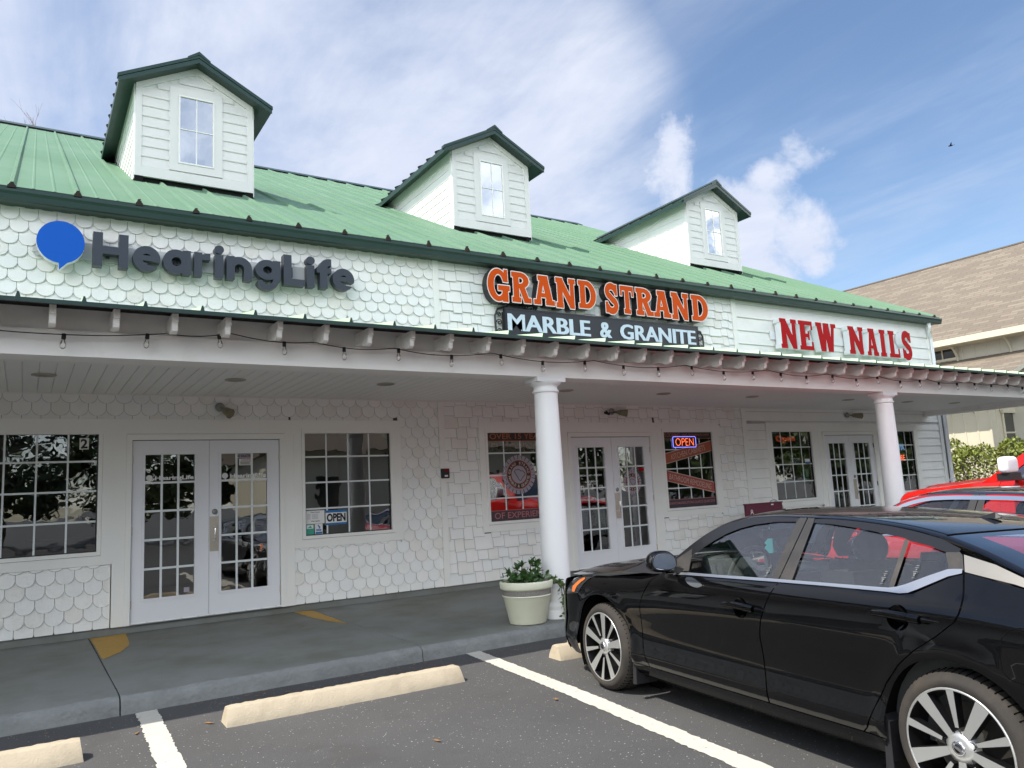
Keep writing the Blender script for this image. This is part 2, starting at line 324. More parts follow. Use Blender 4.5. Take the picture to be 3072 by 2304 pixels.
# ------------------------------------------------------------------ lettering
DG = bpy.context.evaluated_depsgraph_get
def eval_curve(cu):
    o = bpy.data.objects.new('t', cu); COL.objects.link(o); dg = DG(); dg.update()
    me = bpy.data.meshes.new_from_object(o.evaluated_get(dg)); bpy.data.objects.remove(o); bpy.data.curves.remove(cu)
    return me
def text_pts(body, bold=0., extrude=0., bevel=0., fill=True, space=1.0):
    cu = bpy.data.curves.new('t', 'FONT'); cu.body = body; cu.size = 1; cu.offset = bold; cu.extrude = extrude; cu.resolution_u = 3; cu.space_character = space
    if not fill: cu.fill_mode = 'NONE'; cu.bevel_depth = bevel; cu.bevel_resolution = 1
    me = eval_curve(cu); v = np.array([tuple(p.co) for p in me.vertices]); f = [tuple(p.vertices) for p in me.polygons]; bpy.data.meshes.remove(me)
    return v, f
def text(name, body, x0, x1, z0, z1, y, mat, parent=None, bold=.012, depth=0., rot=0., fill=True, bevel=.02, space=1.0, mb=None, mi=0):
    """flat lettering on a wall facing -Y, fitted into the box x0..x1, z0..z1 (before turning it by rot about the box centre)"""
    v, f = text_pts(body, bold, 0, bevel, fill, space)
    lo = v.min(0); hi = v.max(0); sx = (x1-x0)/(hi[0]-lo[0]); sz = (z1-z0)/(hi[1]-lo[1]); cx = (x0+x1)/2; cz = (z0+z1)/2
    pts = []
    for p in v:
        a = (p[0]-lo[0])*sx+x0-cx; b = (p[1]-lo[1])*sz+z0-cz
        pts.append((cx+a*cos(rot)-b*sin(rot), y-(p[2]*min(sx,sz) if not fill else 0), cz+a*sin(rot)+b*cos(rot)))
    m_ = mb or MB()
    if depth: pts2 = [(p[0], p[1]+depth, p[2]) for p in pts]; m_.add(pts+pts2, f+[tuple(i+len(pts) for i in q)[::-1] for q in f], mi)
    else: m_.add(pts, f, mi)
    if mb is None: return m_.build(name, mat, parent)
# signed-distance glyphs -> outlines -> solid letters
def sd_seg(X, Y, p, q, w):
    p = np.array(p, float); q = np.array(q, float); d = q-p; l = np.hypot(*d); d = d/l; n = (-d[1], d[0]); c = (p+q)/2
    u = np.abs((X-c[0])*d[0]+(Y-c[1])*d[1])-l/2; v = np.abs((X-c[0])*n[0]+(Y-c[1])*n[1])-w/2
    return np.minimum(np.maximum(u, v), 0)+np.hypot(np.maximum(u, 0), np.maximum(v, 0))
def sd_box(X, Y, x0, x1, y0, y1): return sd_seg(X, Y, ((x0+x1)/2, y0), ((x0+x1)/2, y1), x1-x0)
def sd_line(X, Y, pts, w):
    d = None
    for p, q in zip(pts[:-1], pts[1:]):
        px, py = p; dx, dy = q[0]-px, q[1]-py; t = np.clip(((X-px)*dx+(Y-py)*dy)/(dx*dx+dy*dy+1e-12), 0, 1)
        e = np.hypot(X-px-t*dx, Y-py-t*dy)-w/2; d = e if d is None else np.minimum(d, e)
    return d
def arc(cx, cy, rx, ry, a0, a1, n=28): return [(cx+rx*cos(radians(a0+(a1-a0)*i/n)), cy+ry*sin(radians(a0+(a1-a0)*i/n))) for i in range(n+1)]
U = lambda *a: np.minimum.reduce(a)
def cut(a, b): return np.maximum(a, -b)
def simplify(lp, tol=.0022):
    P = np.array(lp); n = len(P); far = int(np.argmax(np.hypot(*(P-P[0]).T))); keep_ = {0, far}
    def rec_(a, b):
        if b-a < 2: return
        p, q = P[a], P[b % n]; d = q-p; l = np.hypot(*d)+1e-12; idx = np.arange(a+1, b); w = P[idx % n]-p
        dist = np.abs(d[0]*w[:,1]-d[1]*w[:,0])/l; k = int(np.argmax(dist))
        if dist[k] > tol: c = int(idx[k]); keep_.add(c % n); rec_(a, c); rec_(c, b)
    rec_(0, far); rec_(far, n)
    return [tuple(P[k]) for k in sorted(keep_)]
def contours(S, xs, ys, lev):
    S = S-lev; nx, ny = S.shape; nxt = {}
    def ip(i0, j0, i1, j1):
        a, b = S[i0, j0], S[i1, j1]; t = a/(a-b); return (xs[i0]+(xs[i1]-xs[i0])*t, ys[j0]+(ys[j1]-ys[j0])*t)
    I = S < 0; mixed = np.argwhere((I[:-1,:-1]|I[1:,:-1]|I[:-1,1:]|I[1:,1:]) & ~(I[:-1,:-1]&I[1:,:-1]&I[:-1,1:]&I[1:,1:]))
    segs = []
    for i, j in mixed:
        cs = [(i,j),(i+1,j),(i+1,j+1),(i,j+1)]; ins = [I[c] for c in cs]; ent = []; ex = []
        for k in range(4):
            a, b = cs[k], cs[(k+1)%4]
            if ins[k] and not ins[(k+1)%4]: ex.append(((min(a,b), max(a,b)), ip(*a, *b)))
            if not ins[k] and ins[(k+1)%4]: ent.append(((min(a,b), max(a,b)), ip(*a, *b)))
        for e, x in zip(ent, ex): segs.append((x, e))
    start = {s[0][0]: s for s in segs}; loops = []
    while start:
        k0, s = start.popitem(); lp = [s[0][1]]; k = s[1][0]; p = s[1][1]
        while k in start: s = start.pop(k); lp.append(p); k, p = s[1][0], s[1][1]
        if len(lp) > 6: loops.append(simplify(lp))
    return loops
def solid(loops, tf, depth):
    """loops (2-D) -> vertices and faces of an extruded solid, front at z=0 back at z=-depth, mapped through tf(x, y, z)"""
    pts = []; idx = []
    for lp in loops: idx.append(list(range(len(pts), len(pts)+len(lp)))); pts += [Vector(p) for p in lp]
    r = geometry.delaunay_2d_cdt(pts, [], idx, 2, 1e-7); P = [(v.x, v.y) for v in r[0]]; F = [tuple(f) for f in r[2]]
    n = len(P); v = [tf(a, b, 0) for a, b in P]+[tf(a, b, -depth) for a, b in P]; ed = {}
    for f in F:
        for a, b in zip(f, f[1:]+f[:1]): ed[a, b] = 1
    out = list(F)+[tuple(i+n for i in f)[::-1] for f in F]+[(b, a, a+n, b+n) for a, b in ed if (b, a) not in ed]
    return v, out
def glyph_grid(w, n=110, y0=-.35, y1=1.15):
    xs = np.arange(-.12, w+.12, 1/n); ys = np.arange(y0, y1, 1/n); return xs, ys, *np.meshgrid(xs, ys, indexing='ij')
def slab_glyph(ch, st=.265, sl=.165, ov=.075):
    """slab serif capital of height 1: st stem width, sl slab thickness, ov slab overhang. returns width, field"""
    W_ = {'N': 1.02,'E': .80,'W': 1.28,'A': .98,'I': .42,'L': .74,'S': .74,'G': .96,'R': .92,'D': .90,'T': .86}[ch]
    xs, ys, X, Y = glyph_grid(W_); B = lambda *a: sd_box(X, Y, *a); h = st/2; x = ov
    def stem(x0, top=True, bot=True, l=1, r=1):
        d = B(x0, x0+st, 0, 1)
        if top: d = U(d, B(x0-ov*l, x0+st+ov*r, 1-sl, 1))
        if bot: d = U(d, B(x0-ov*l, x0+st+ov*r, 0, sl))
        return d
    if ch == 'I': d = stem(x)
    if ch == 'N':
        d = U(stem(x, l=1, r=.3), B(W_-x-st*.75, W_-x, 0, 1), B(W_-x-st*.75-ov, W_, 1-sl, 1), sd_seg(X, Y, (x+st*.45, .98), (W_-x-st*.32, .02), st*.92)); d = np.maximum(d, np.abs(Y-.5)-.5)
    if ch == 'E':
        d = U(stem(x, r=0), B(x, W_, 1-sl, 1), B(x, W_, 0, sl), B(W_-sl*.75, W_, 1-sl*2.1, 1), B(W_-sl*.75, W_, 0, sl*2.1), B(x, W_-.22, .5-sl*.45, .5+sl*.45), B(W_-.30, W_-.20, .5-sl*1.1, .5+sl*1.1))
    if ch == 'L': d = U(stem(x), B(x, W_, 0, sl), B(W_-sl*.75, W_, 0, sl*2.4))
    if ch == 'T': d = U(stem(W_/2-h), B(0, W_, 1-sl, 1), B(0, sl*.7, 1-sl*2.2, 1), B(W_-sl*.7, W_, 1-sl*2.2, 1))
    if ch == 'D':
        d = U(stem(x, r=0), B(x, W_*.5, 1-sl, 1), B(x, W_*.5, 0, sl), sd_line(X, Y, arc(W_*.5, .5, W_*.5-h, .5-sl/2, -90, 90), sl)); inner = None
        k = np.hypot((X-W_*.45)/(W_*.55), (Y-.5)/.5); k2 = np.hypot((X-W_*.42)/(W_*.58-st), (Y-.5)/(.5-sl)); ring = np.maximum(np.maximum((k-1)*.45, -(k2-1)*.3), W_*.42-X); d = U(d, ring)
    if ch == 'R':
        k = np.hypot((X-W_*.44)/(W_*.46), (Y-.735)/.265); k2 = np.hypot((X-W_*.42)/(W_*.48-st), (Y-.735)/(.265-sl*.95)); ring = np.maximum(np.maximum((k-1)*.26, -(k2-1)*.12), W_*.42-X)
        d = U(stem(x), B(x, W_*.46, 1-sl, 1), B(x, W_*.46, .47, .47+sl*.95), ring, sd_seg(X, Y, (W_*.52, .52), (W_-ov-st*.5, .02), st*.95), B(W_-ov*1.2-st, W_, 0, sl)); d = np.maximum(d, np.abs(Y-.5)-.5)
    if ch == 'A':
        tri = np.maximum(np.maximum(sd_seg(X, Y, (ov+st*.35, 0), (W_/2-st*.18, 1), st*.72), np.abs(Y-.5)-.5), -9)
        d = U(tri, np.maximum(sd_seg(X, Y, (W_-ov-st*.5, 0), (W_/2+st*.12, 1), st*1.05), np.abs(Y-.5)-.5), B(W_*.3, W_*.7, .26, .26+sl*.85), B(0, st*.7+ov*2, 0, sl), B(W_-st*1.05-ov*1.9, W_, 0, sl), B(W_/2-st*1.0, W_/2+st*.75, 1-sl, 1))
    if ch == 'W':
        q = np.abs(Y-.5)-.5; a = lambda p, w: np.maximum(sd_seg(X, Y, (p[0], 1.02), (p[1], -.02), w), q)
        d = U(a((.20,.40), st), a((.60,.45), st*.62), a((.66,.86), st), a((1.10,.91), st*.62), B(.02, .38, 1-sl, 1), B(.48, .84, 1-sl, 1), B(.96, W_, 1-sl, 1))
    if ch == 'S':
        sp = arc(W_/2, .745, W_/2-h*.95, .255-sl*.42, 20, 250, 30)+arc(W_/2, .265, W_/2-h*.9, .265-sl*.42, 75, -160, 32)
        d = U(sd_line(X, Y, sp, st*.86), B(W_-sl*.85-.03, W_-.03, .62, 1.0), B(.02, .02+sl*.85, 0, .38))
    if ch == 'G':
        k = np.hypot((X-W_*.5)/(W_*.5), (Y-.5)/.52); k2 = np.hypot((X-W_*.53)/(W_*.5-st*.95), (Y-.5)/(.52-sl)); ring = np.maximum((k-1)*.48, -(k2-1)*.3)
        d = cut(ring, B(W_*.56, W_*1.2, .46, .62)); d = U(d, B(W_-sl*1.0-.02, W_-.02, .62, 1.02), B(W_-st-.02, W_-.02, -.02, .50), B(W_*.50, W_+.06, .50-sl, .50)); 
    return W_, xs, ys, d
def sans_glyph(ch, w=.235):
    """geometric bold lower-case/capitals, cap height 1, x-height .74"""
    r = .375; W_ = {'H': .86,'e': .76,'a': .78,'r': .50,'i': .25,'n': .74,'g': .78,'L': .62,'f': .50}[ch]
    xs, ys, X, Y = glyph_grid(W_); B = lambda *a: sd_box(X, Y, *a); ring = lambda cx, cy: np.abs(np.hypot(X-cx, Y-cy)-(r-w/2))-w/2; x = .74
    if ch == 'H': d = U(B(0, w, 0, 1), B(W_-w, W_, 0, 1), B(0, W_, .38, .38+w*.95))
    if ch == 'L': d = U(B(0, w, 0, 1), B(0, W_, 0, w*.92))
    if ch == 'i': d = U(B(.005, .005+w, 0, x), np.hypot(X-.122, Y-.90)-.135)
    if ch == 'n': d = U(B(0, w, 0, x), np.maximum(np.abs(np.hypot(X-.37, Y-.37)-(.37-w/2))-w/2, .37-Y), B(W_-w, W_, 0, .38))
    if ch == 'r': d = U(B(0, w, 0, x), np.maximum(np.maximum(np.abs(np.hypot(X-.44, (Y-.29))-(.44-w/2))-w/2, .52-Y), X-.48))
    if ch == 'a': d = U(ring(.375, .37), B(W_-w, W_, 0, x))
    if ch == 'g': d = U(np.abs(np.hypot(X-.375, (Y-.42)*1.15)-(r-w/2))-w/2, B(W_-w, W_, .08, x), sd_line(X, Y, arc(.375, .10, .375-w/2, .235, -5, -150), w*.8))
    if ch == 'e':
        d = ring(.375, .37); d = cut(d, sd_seg(X, Y, (.4, .235), (.85, .20), .13)); d = U(d, np.maximum(B(.1, .70, .30, .46), np.hypot(X-.375, Y-.37)-r))
    if ch == 'f': d = U(B(.10, .10+w, 0, .72), np.maximum(np.maximum(np.abs(np.hypot(X-.40, Y-.72)-(.30-w/2))-w/2, .70-Y), X-.46), B(0, .46, .52, .70))
    return W_, xs, ys, d
def letter(name, parent, gl, x0, x1, z0, z1, yf, depth, mats, rim=0., cap0=0., cap1=1.):
    """one channel letter: glyph box mapped to x0..x1, z0..z1; mats = face, return (, outline)"""
    W_, xs, ys, S = gl; sx = (x1-x0)/W_; sz = (z1-z0)/(cap1-cap0)
    tf = lambda a, b, c: (x0+a*sx, yf-c, z0+(b-cap0)*sz)
    mb = MB(); v, f = solid(contours(S, xs, ys, rim), tf, depth); mb.add(v, f, 1)
    lp = contours(S, xs, ys, 0.0 if rim == 0 else rim)
    tf2 = lambda a, b, c: (x0+a*sx, yf-.003-c, z0+(b-cap0)*sz)
    if rim:
        v, f = solid(contours(S, xs, ys, rim*.92), tf2, .003); mb.add(v, f, 2)
        tf3 = lambda a, b, c: (x0+a*sx, yf-.007-c, z0+(b-cap0)*sz)
        v, f = solid(contours(S, xs, ys, 0), tf3, .003); mb.add(v, f, 0)
    else:
        v, f = solid(lp, tf2, .003); mb.add(v, f, 0)
    return mb.build(name, mats, parent)
XL = -13.0
# ------------------------------------------------------------------ ground
G = -.13
def slope_x(p, q, y): return p[0]+(q[0]-p[0])*(y-p[1])/(q[1]-p[1])
mb = MB(); mb.add([(-400,-400,G),(400,-400,G),(400,400,G),(-400,400,G)], [(0,1,2,3)])
tag(mb.build('parking_lot', M['asphalt']), kind='structure')
def wavy_slab(name, x0, x1):
    """one pour of the porch slab with a worn rounded kerb edge"""
    mb = MB(); n = int((x1-x0)/.06); P = []
    prof = [(.4, 0), (-1.5, 0), (-3.0, -.002), (-3.14, -.006), (-3.185, -.022), (-3.2, -.05), (-3.205, -.09), (-3.215, G-.02)]
    for i in range(n+1):
        x = x0+(x1-x0)*i/n; row = []
        for k, (y, z) in enumerate(prof):
            a = .5*sin(x*3.1+k)+.5*sin(x*7.7+2*k)+random.uniform(-1, 1)*.9
            e = .004 if k >= 3 else 0
            row.append((x, y+a*e, z+(a*.0025 if 2 <= k < 6 else 0)))
        P.append(row)
    top = P; mb.grid([r[:4] for r in top], 0, True, flip=True); mb.grid([r[3:] for r in top], 1, True, flip=True)
    for r, fl in ((P[0], 1), (P[-1], 0)):
        n0 = len(mb.v); f = tuple(range(len(r))); mb.add(r+[(r[-1][0], .4, G-.02)], [tuple(range(len(r)+1)) if fl else tuple(range(len(r), -1, -1))], 1)
    return tag(mb.build(name, [M['slab'], M['curb']]), kind='structure')
for a, b in ((XL,-.398),(-.388,2.01),(2.018,5.35),(5.358,8.4),(8.408,11.5),(11.508,17.6)): wavy_slab('sidewalk', a, b)
mb = MB(); mb.box(XL, 17.5, .02, .3, -.05, .082)        # raised footing under the siding
tag(mb.build('foundation_strip', M['slab']), kind='structure')
def jag(pts, amp=.006, step=.03):
    out = []
    for p, q in zip(pts, pts[1:]+pts[:1]):
        l = sqrt((q[0]-p[0])**2+(q[1]-p[1])**2); n = max(1, int(l/step))
        for i in range(n): t = i/n; out.append((p[0]+(q[0]-p[0])*t+random.uniform(-amp, amp), p[1]+(q[1]-p[1])*t+random.uniform(-amp, amp)))
    return out
def marking(name, pts, z, mat, amp=.006):
    p = jag(pts, amp); mb = MB(); mb.add([(x, y, z) for x, y in p], [tuple(range(len(p)))]); return tag(mb.build(name, mat), kind='structure')
marking('parking_line', [(-.295,-3.24),(-.335,-4.5),(-.42,-7.2),(-.275,-7.2),(-.195,-4.5),(-.15,-3.22)], G+.004, M['line'], .008)
marking('parking_line', [(2.455,-3.10),(2.29,-4.9),(2.06,-6.9),(1.83,-8.9),(1.98,-8.9),(2.21,-6.9),(2.44,-4.9),(2.605,-3.09)], G+.004, M['line'], .008)
for k in (1, 2, 3): marking('parking_line', [(2.455+2.72*k,-3.23),(1.83+2.72*k,-8.9),(1.98+2.72*k,-8.9),(2.605+2.72*k,-3.23)], G+.004, M['line'])
marking('yellow_marking', [(-.385,-.07),(-.375,-1.5),(-.20,-1.22),(-.09,-.85),(-.055,-.45),(-.04,-.05),(-.03,.0)], .004, M['yellow'])
marking('yellow_marking', [(1.85,.0),(2.01,-.10),(2.00,-.85),(1.965,-1.43),(1.88,-1.1),(1.82,-.6),(1.80,-.05)], .004, M['yellow'])
# ------------------------------------------------------------------ the shop building
B = thing('shop_building', 'long white shop building with a pale green metal roof, three dormers and a porch', 'building', (0,0,0))
GW, DW, DG_ = 1.165, 1.65, 0
WIN = [-1.505, 1.967, 4.662, 8.138, 10.905, 14.475]; WZ0, WZ1 = .905, 2.21
DOOR = [0, 6.17, 12.48]; DZ0, DZ1 = .09, 2.117
ZT = 4.74
holes = [(x, x+GW, WZ0, WZ1) for x in WIN]+[(x, x+DW, .08, DZ1) for x in DOOR]
def tiles(mb, x0, x1, z0, z1, y, mi=0):
    xs = sorted({x0, x1, *[v for h in holes for v in h[:2] if x0 < v < x1]}); zs = sorted({z0, z1, *[v for h in holes for v in h[2:] if z0 < v < z1]})
    for a, b in zip(xs, xs[1:]):
        for c, d in zip(zs, zs[1:]):
            if not any(h[0]-1e-6 <= a and b <= h[1]+1e-6 and h[2]-1e-6 <= c and d <= h[3]+1e-6 for h in holes):
                mb.add([(a,y,c),(b,y,c),(b,y,d),(a,y,d)], [(0,1,2,3)], mi)
# fields of siding: areas where flat trim covers the wall are kept out
def keep(x0, x1, z0, z1, ex): return not any(x0 < e[1]-1e-4 and x1 > e[0]+1e-4 and z0 < e[3]-1e-4 and z1 > e[2]+1e-4 for e in ex)
TR = []                                                    # trim rectangles x0, x1, z0, z1
for x in DOOR: TR.append((x-.20, x+DW+.18, .075, 2.36))
for x in WIN: TR.append((x-.14, x+GW+.16, .76, 2.36))
for a, b in ((-.40, -.1), (1.75, 1.95)): TR.append((a, b, .85, 2.36))
for a, b in ((5.9, 6.1), (7.8, 8.1)): TR.append((a, b, .85, 2.36))
for a, b in ((12.0, 12.4), (14.2, 14.5)): TR.append((a, b, .85, 2.36))
wall = MB()
tiles(wall, XL, 17.0, .075, ZT, .022, 1)
wall.box(XL, 17.0, .022, .03, ZT, ZT+.02, 0)
def clip_band(x0, x1, z0, z1, ex):
    """the parts of the strip x0..x1 not covered by the rectangles in ex at height z0..z1"""
    iv = sorted((e[0], e[1]) for e in ex if e[2] < z1-.02 and e[3] > z0+.02); out = []; c = x0
    for a, b in iv:
        if a > c: out.append((c, min(a, x1)))
        c = max(c, b)
    if c < x1: out.append((c, x1))
    return [(a, b) for a, b in out if b-a > .03 and a < x1]
def clip_rect(a, b, c, d, ex):
    """shrink the rectangle a..b, c..d so that it only dips a little under the flat boards"""
    for e in ex:
        e = (e[0]+.03, e[1]-.03, e[2]+.03, e[3]-.03); ox = min(b, e[1])-max(a, e[0]); oz = min(d, e[3])-max(c, e[2])
        if ox > 0 and oz > 0:
            if min(ox, oz) >= min(b-a, d-c)-1e-6 and ox >= b-a-1e-6 and oz >= d-c-1e-6: return None
            if oz < d-c-1e-6 and (oz < ox or ox >= b-a-1e-6):
                if c < e[2]: d = e[2]
                else: c = e[3]
            elif a < e[0]: b = e[0]
            else: a = e[1]
    return (a, b, c, d) if b-a > .012 and d-c > .012 else None
def fish(x0, x1, z0, z1, ex):
    w, e, h = .178, .139, .225; row = 0; z = z0-.05
    while z < z1:
        x = x0-(w/2 if row % 2 else 0)
        while x < x1:
            q = clip_rect(max(x, x0), min(x+w, x1), max(z, z0), min(z+h, z1), ex)
            if q:
                a, b, zl, top = q; cx = x+w/2; r = w/2-.003; jz = random.uniform(-.004, .004); jy = random.uniform(-.0012, .0012)
                bot = [(cx-r*cos(t), z+r*.92-r*.92*sin(t)+jz) for t in [pi*k/14 for k in range(15)]]
                pl = [(max(a, min(b, px)), min(max(pz, zl), top-.004)) for px, pz in bot]; pl = [(pl[0][0], top)]+pl+[(pl[-1][0], top)]
                yy = lambda pz: -.022+.028*(pz-z)/h+jy
                n = len(pl); vs = [(px, yy(pz), pz) for px, pz in pl]+[(px, yy(pz)+.015, pz) for px, pz in pl]
                wall.add(vs, [tuple(range(n))]+[(i, i+n, (i+1)%n+n, (i+1)%n) for i in range(n-1)], random.choice((0,0,0,3,4,4)))
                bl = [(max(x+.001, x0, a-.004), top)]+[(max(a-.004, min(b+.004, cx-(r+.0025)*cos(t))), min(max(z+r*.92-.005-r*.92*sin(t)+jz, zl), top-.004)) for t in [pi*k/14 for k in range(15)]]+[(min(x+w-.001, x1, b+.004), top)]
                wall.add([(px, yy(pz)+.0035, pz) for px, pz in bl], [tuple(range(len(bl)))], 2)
            x += w
        z += e; row += 1
def rects(x0, x1, z0, z1, ex):
    e, h = .157, .21; z = z0-.02; row = 0; rnd = random.Random(3)
    while z < z1:
        x = x0-rnd.uniform(0, .2); k = 0
        while x < x1:
            w = rnd.choice((.15,.17,.19,.21,.25,.30)); dz = .020 if (k+row) % 2 else -.004; dz += rnd.uniform(-.004, .004)
            q = clip_rect(max(x, x0), min(x+w, x1), max(z+dz, z0), min(z+h, z1), ex)
            if q:
                a, b, zb, top = q; j_ = rnd.uniform(-.0006, .0006)
                yy = lambda pz: -.021+.027*(pz-z)/h+j_; a += .0042; b -= .0042
                vs = [(a,yy(zb),zb),(b,yy(zb),zb),(b,yy(top),top),(a,yy(top),top)]; vs += [(p[0], p[1]+.014, p[2]) for p in vs]
                wall.add(vs, [(0,1,2,3),(0,4,5,1),(3,7,4,0),(1,5,6,2)], random.choice((0,0,0,3,4,4)))
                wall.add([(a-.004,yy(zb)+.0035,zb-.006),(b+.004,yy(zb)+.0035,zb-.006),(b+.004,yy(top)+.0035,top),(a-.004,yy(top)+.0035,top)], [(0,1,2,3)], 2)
            x += w; k += 1
        z += e; row += 1
def lap(x0, x1, z0, z1, ex, pitch):
    def piece(a, b, z, t, zr):
        y = lambda h: -.012+.022*(h-zr)/(pitch+.03)
        vs = [(a,y(z),z),(b,y(z),z),(b,y(t),t),(a,y(t),t)]; vs += [(p[0], p[1]+.016, p[2]) for p in vs]
        wall.add(vs, [(0,1,2,3),(0,4,5,1),(3,7,4,0),(1,5,6,2)], 0)
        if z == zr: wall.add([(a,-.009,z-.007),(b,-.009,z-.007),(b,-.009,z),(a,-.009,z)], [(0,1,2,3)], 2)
    z = z0
    while z < z1-.02:
        t = min(z+pitch+.03, z1); free = clip_band(x0, x1, z, t, ex)
        for a, b in free: piece(a, b, z, t, z)
        if z < 2.35 < t and ex: piece(x0, x1, 2.345, t, z)
        if z < .76 < t and ex:
            for a, b in clip_band(x0, x1, z, t, [e for e in ex if e[2] < .5]): piece(a, b, z, .77, z)
        z += pitch
LOW, UP = (.085, 2.635), (3.35, ZT)
fish(XL, 3.875, *LOW, TR); fish(XL, 3.875, *UP, [])
rects(3.965, 10.12, *LOW, TR); rects(3.965, 10.12, *UP, [])
lap(10.235, 16.74, *LOW, TR, .178); lap(10.235, 16.74, *UP, [], .257)
wall.add([(17.0,.02,-.1),(17.0,26.6,-.1),(17.0,26.6,4.85),(17.0,13.2,11.45),(17.0,.02,4.85)], [(0,1,2,3,4)], 0)
wall.add([(XL,.02,-.1),(XL,26.6,-.1),(XL,26.6,4.85),(XL,13.2,11.45),(XL,.02,4.85)], [(4,3,2,1,0)], 0)
wall.add([(XL,26.6,-.1),(17,26.6,-.1),(17,26.6,4.85),(XL,26.6,4.85)], [(3,2,1,0)], 0)
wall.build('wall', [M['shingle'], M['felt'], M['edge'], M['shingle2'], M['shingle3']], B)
# flat boards
tb = MB()
def board(x0, x1, z0, z1, y=-.026, d=.04): tb.box(x0, x1, y, y+d, z0, z1)
for x in DOOR:
    board(x-.20, x-.062, .083, 2.19); board(x+DW+.062, x+DW+.18, .083, 2.19)
    board(x-.062, x-.004, .083, 2.186, -.036); board(x+DW+.004, x+DW+.062, .083, 2.186, -.036); board(x-.062, x+DW+.062, 2.121, 2.186, -.0375, .06)
for i, x in enumerate(WIN):
    board(x-.14, x-.042, .762, 2.19, -.0285); board(x+GW+.042, x+GW+.16, .762, 2.19, -.0285); board(x-.042, x+GW+.042, .762, .86, -.0285)
for a, b, c, d in ((XL, 3.29, 2.19, 2.36), (4.52, 9.49, 2.19, 2.352), (10.77, 15.80, 2.19, 2.357)): board(a, b, c, d)
for a, b in ((-.34+.16, -.202), (1.832, 1.825), (5.987, 5.968), (8.002, 7.996)):
    if b-a > .005: board(a, b, .77, 2.189, -.0245)
board(-.205, -.19, .083, .77)
for a, b in ((12.23, 12.278), (14.312, 14.333)): board(a, b, .77, 2.189, -.0245)
for a, b in ((3.875, 3.965), (10.12, 10.235), (16.74, 16.86)): board(a, b, .083, 2.636, -.030); board(a, b, 3.3, ZT, -.030)
tb.build('trim_board', M['trim'], B)
# interiors
room = MB()
for a, b in ((XL, 3.9), (3.92, 10.15), (10.17, 16.9)):
    room.add([(a,4.2,.08),(b,4.2,.08),(b,4.2,2.7),(a,4.2,2.7)], [(0,1,2,3)], 0); room.add([(a,.06,.081),(b,.06,.081),(b,4.2,.081),(a,4.2,.081)], [(0,1,2,3)], 1)
    room.add([(a,.06,2.68),(b,.06,2.68),(b,4.2,2.68),(a,4.2,2.68)], [(3,2,1,0)], 0)
    for x in (a, b): room.add([(x,.06,.08),(x,4.2,.08),(x,4.2,2.7),(x,.06,2.7)], [(0,1,2,3)], 0)
for x, y, w, h in ((2.2,2.0,.9,.95),(-1.0,2.4,.8,1.0),(5.2,1.8,1.0,1.0),(8.6,1.6,.8,1.1),(11.2,1.2,.5,.8),(14.9,1.4,.6,.9)): room.box(x, x+w, y, y+.5, .083, h)
room.build('room_interior', [M['room'], M['roomfloor']], B)
def frame_ring(mb, x0, x1, z0, z1, w, y0, y1, mi=0):
    mb.box(x0-w, x1+w, y0, y1, z1, z1+w, mi); mb.box(x0-w, x1+w, y0, y1, z0-w, z0, mi); mb.box(x0-w, x0, y0, y1, z0, z1, mi); mb.box(x1, x1+w, y0, y1, z0, z1, mi)
def window(x):
    f = MB(); frame_ring(f, x, x+GW, WZ0, WZ1, .040, -.034, .05); w = f.build('window', M['trim'], B)
    g = MB(); frame_ring(g, x+.012, x+GW-.012, WZ0+.012, WZ1-.012, .012, -.002, .04); g.build('gasket', M['gasket'], w)
    p = MB(); p.add([(x+.01,.016,WZ0+.01),(x+GW-.01,.016,WZ0+.01),(x+GW-.01,.016,WZ1-.01),(x+.01,.016,WZ1-.01)], [(0,1,2,3)]); p.build('window_pane', M['pane'], w)
    m = MB()
    for k in (1, 2, 3): m.box(x+GW*k/4-.0095, x+GW*k/4+.0095, .010, .0145, WZ0+.012, WZ1-.012)
    for z in (1.235, 1.565, 1.891): m.box(x+.012, x+GW-.012, .0095, .0142, z-.0105, z+.0105)
    m.build('muntin_grid', M['muntin'], w); return w
WO = [window(x) for x in WIN]
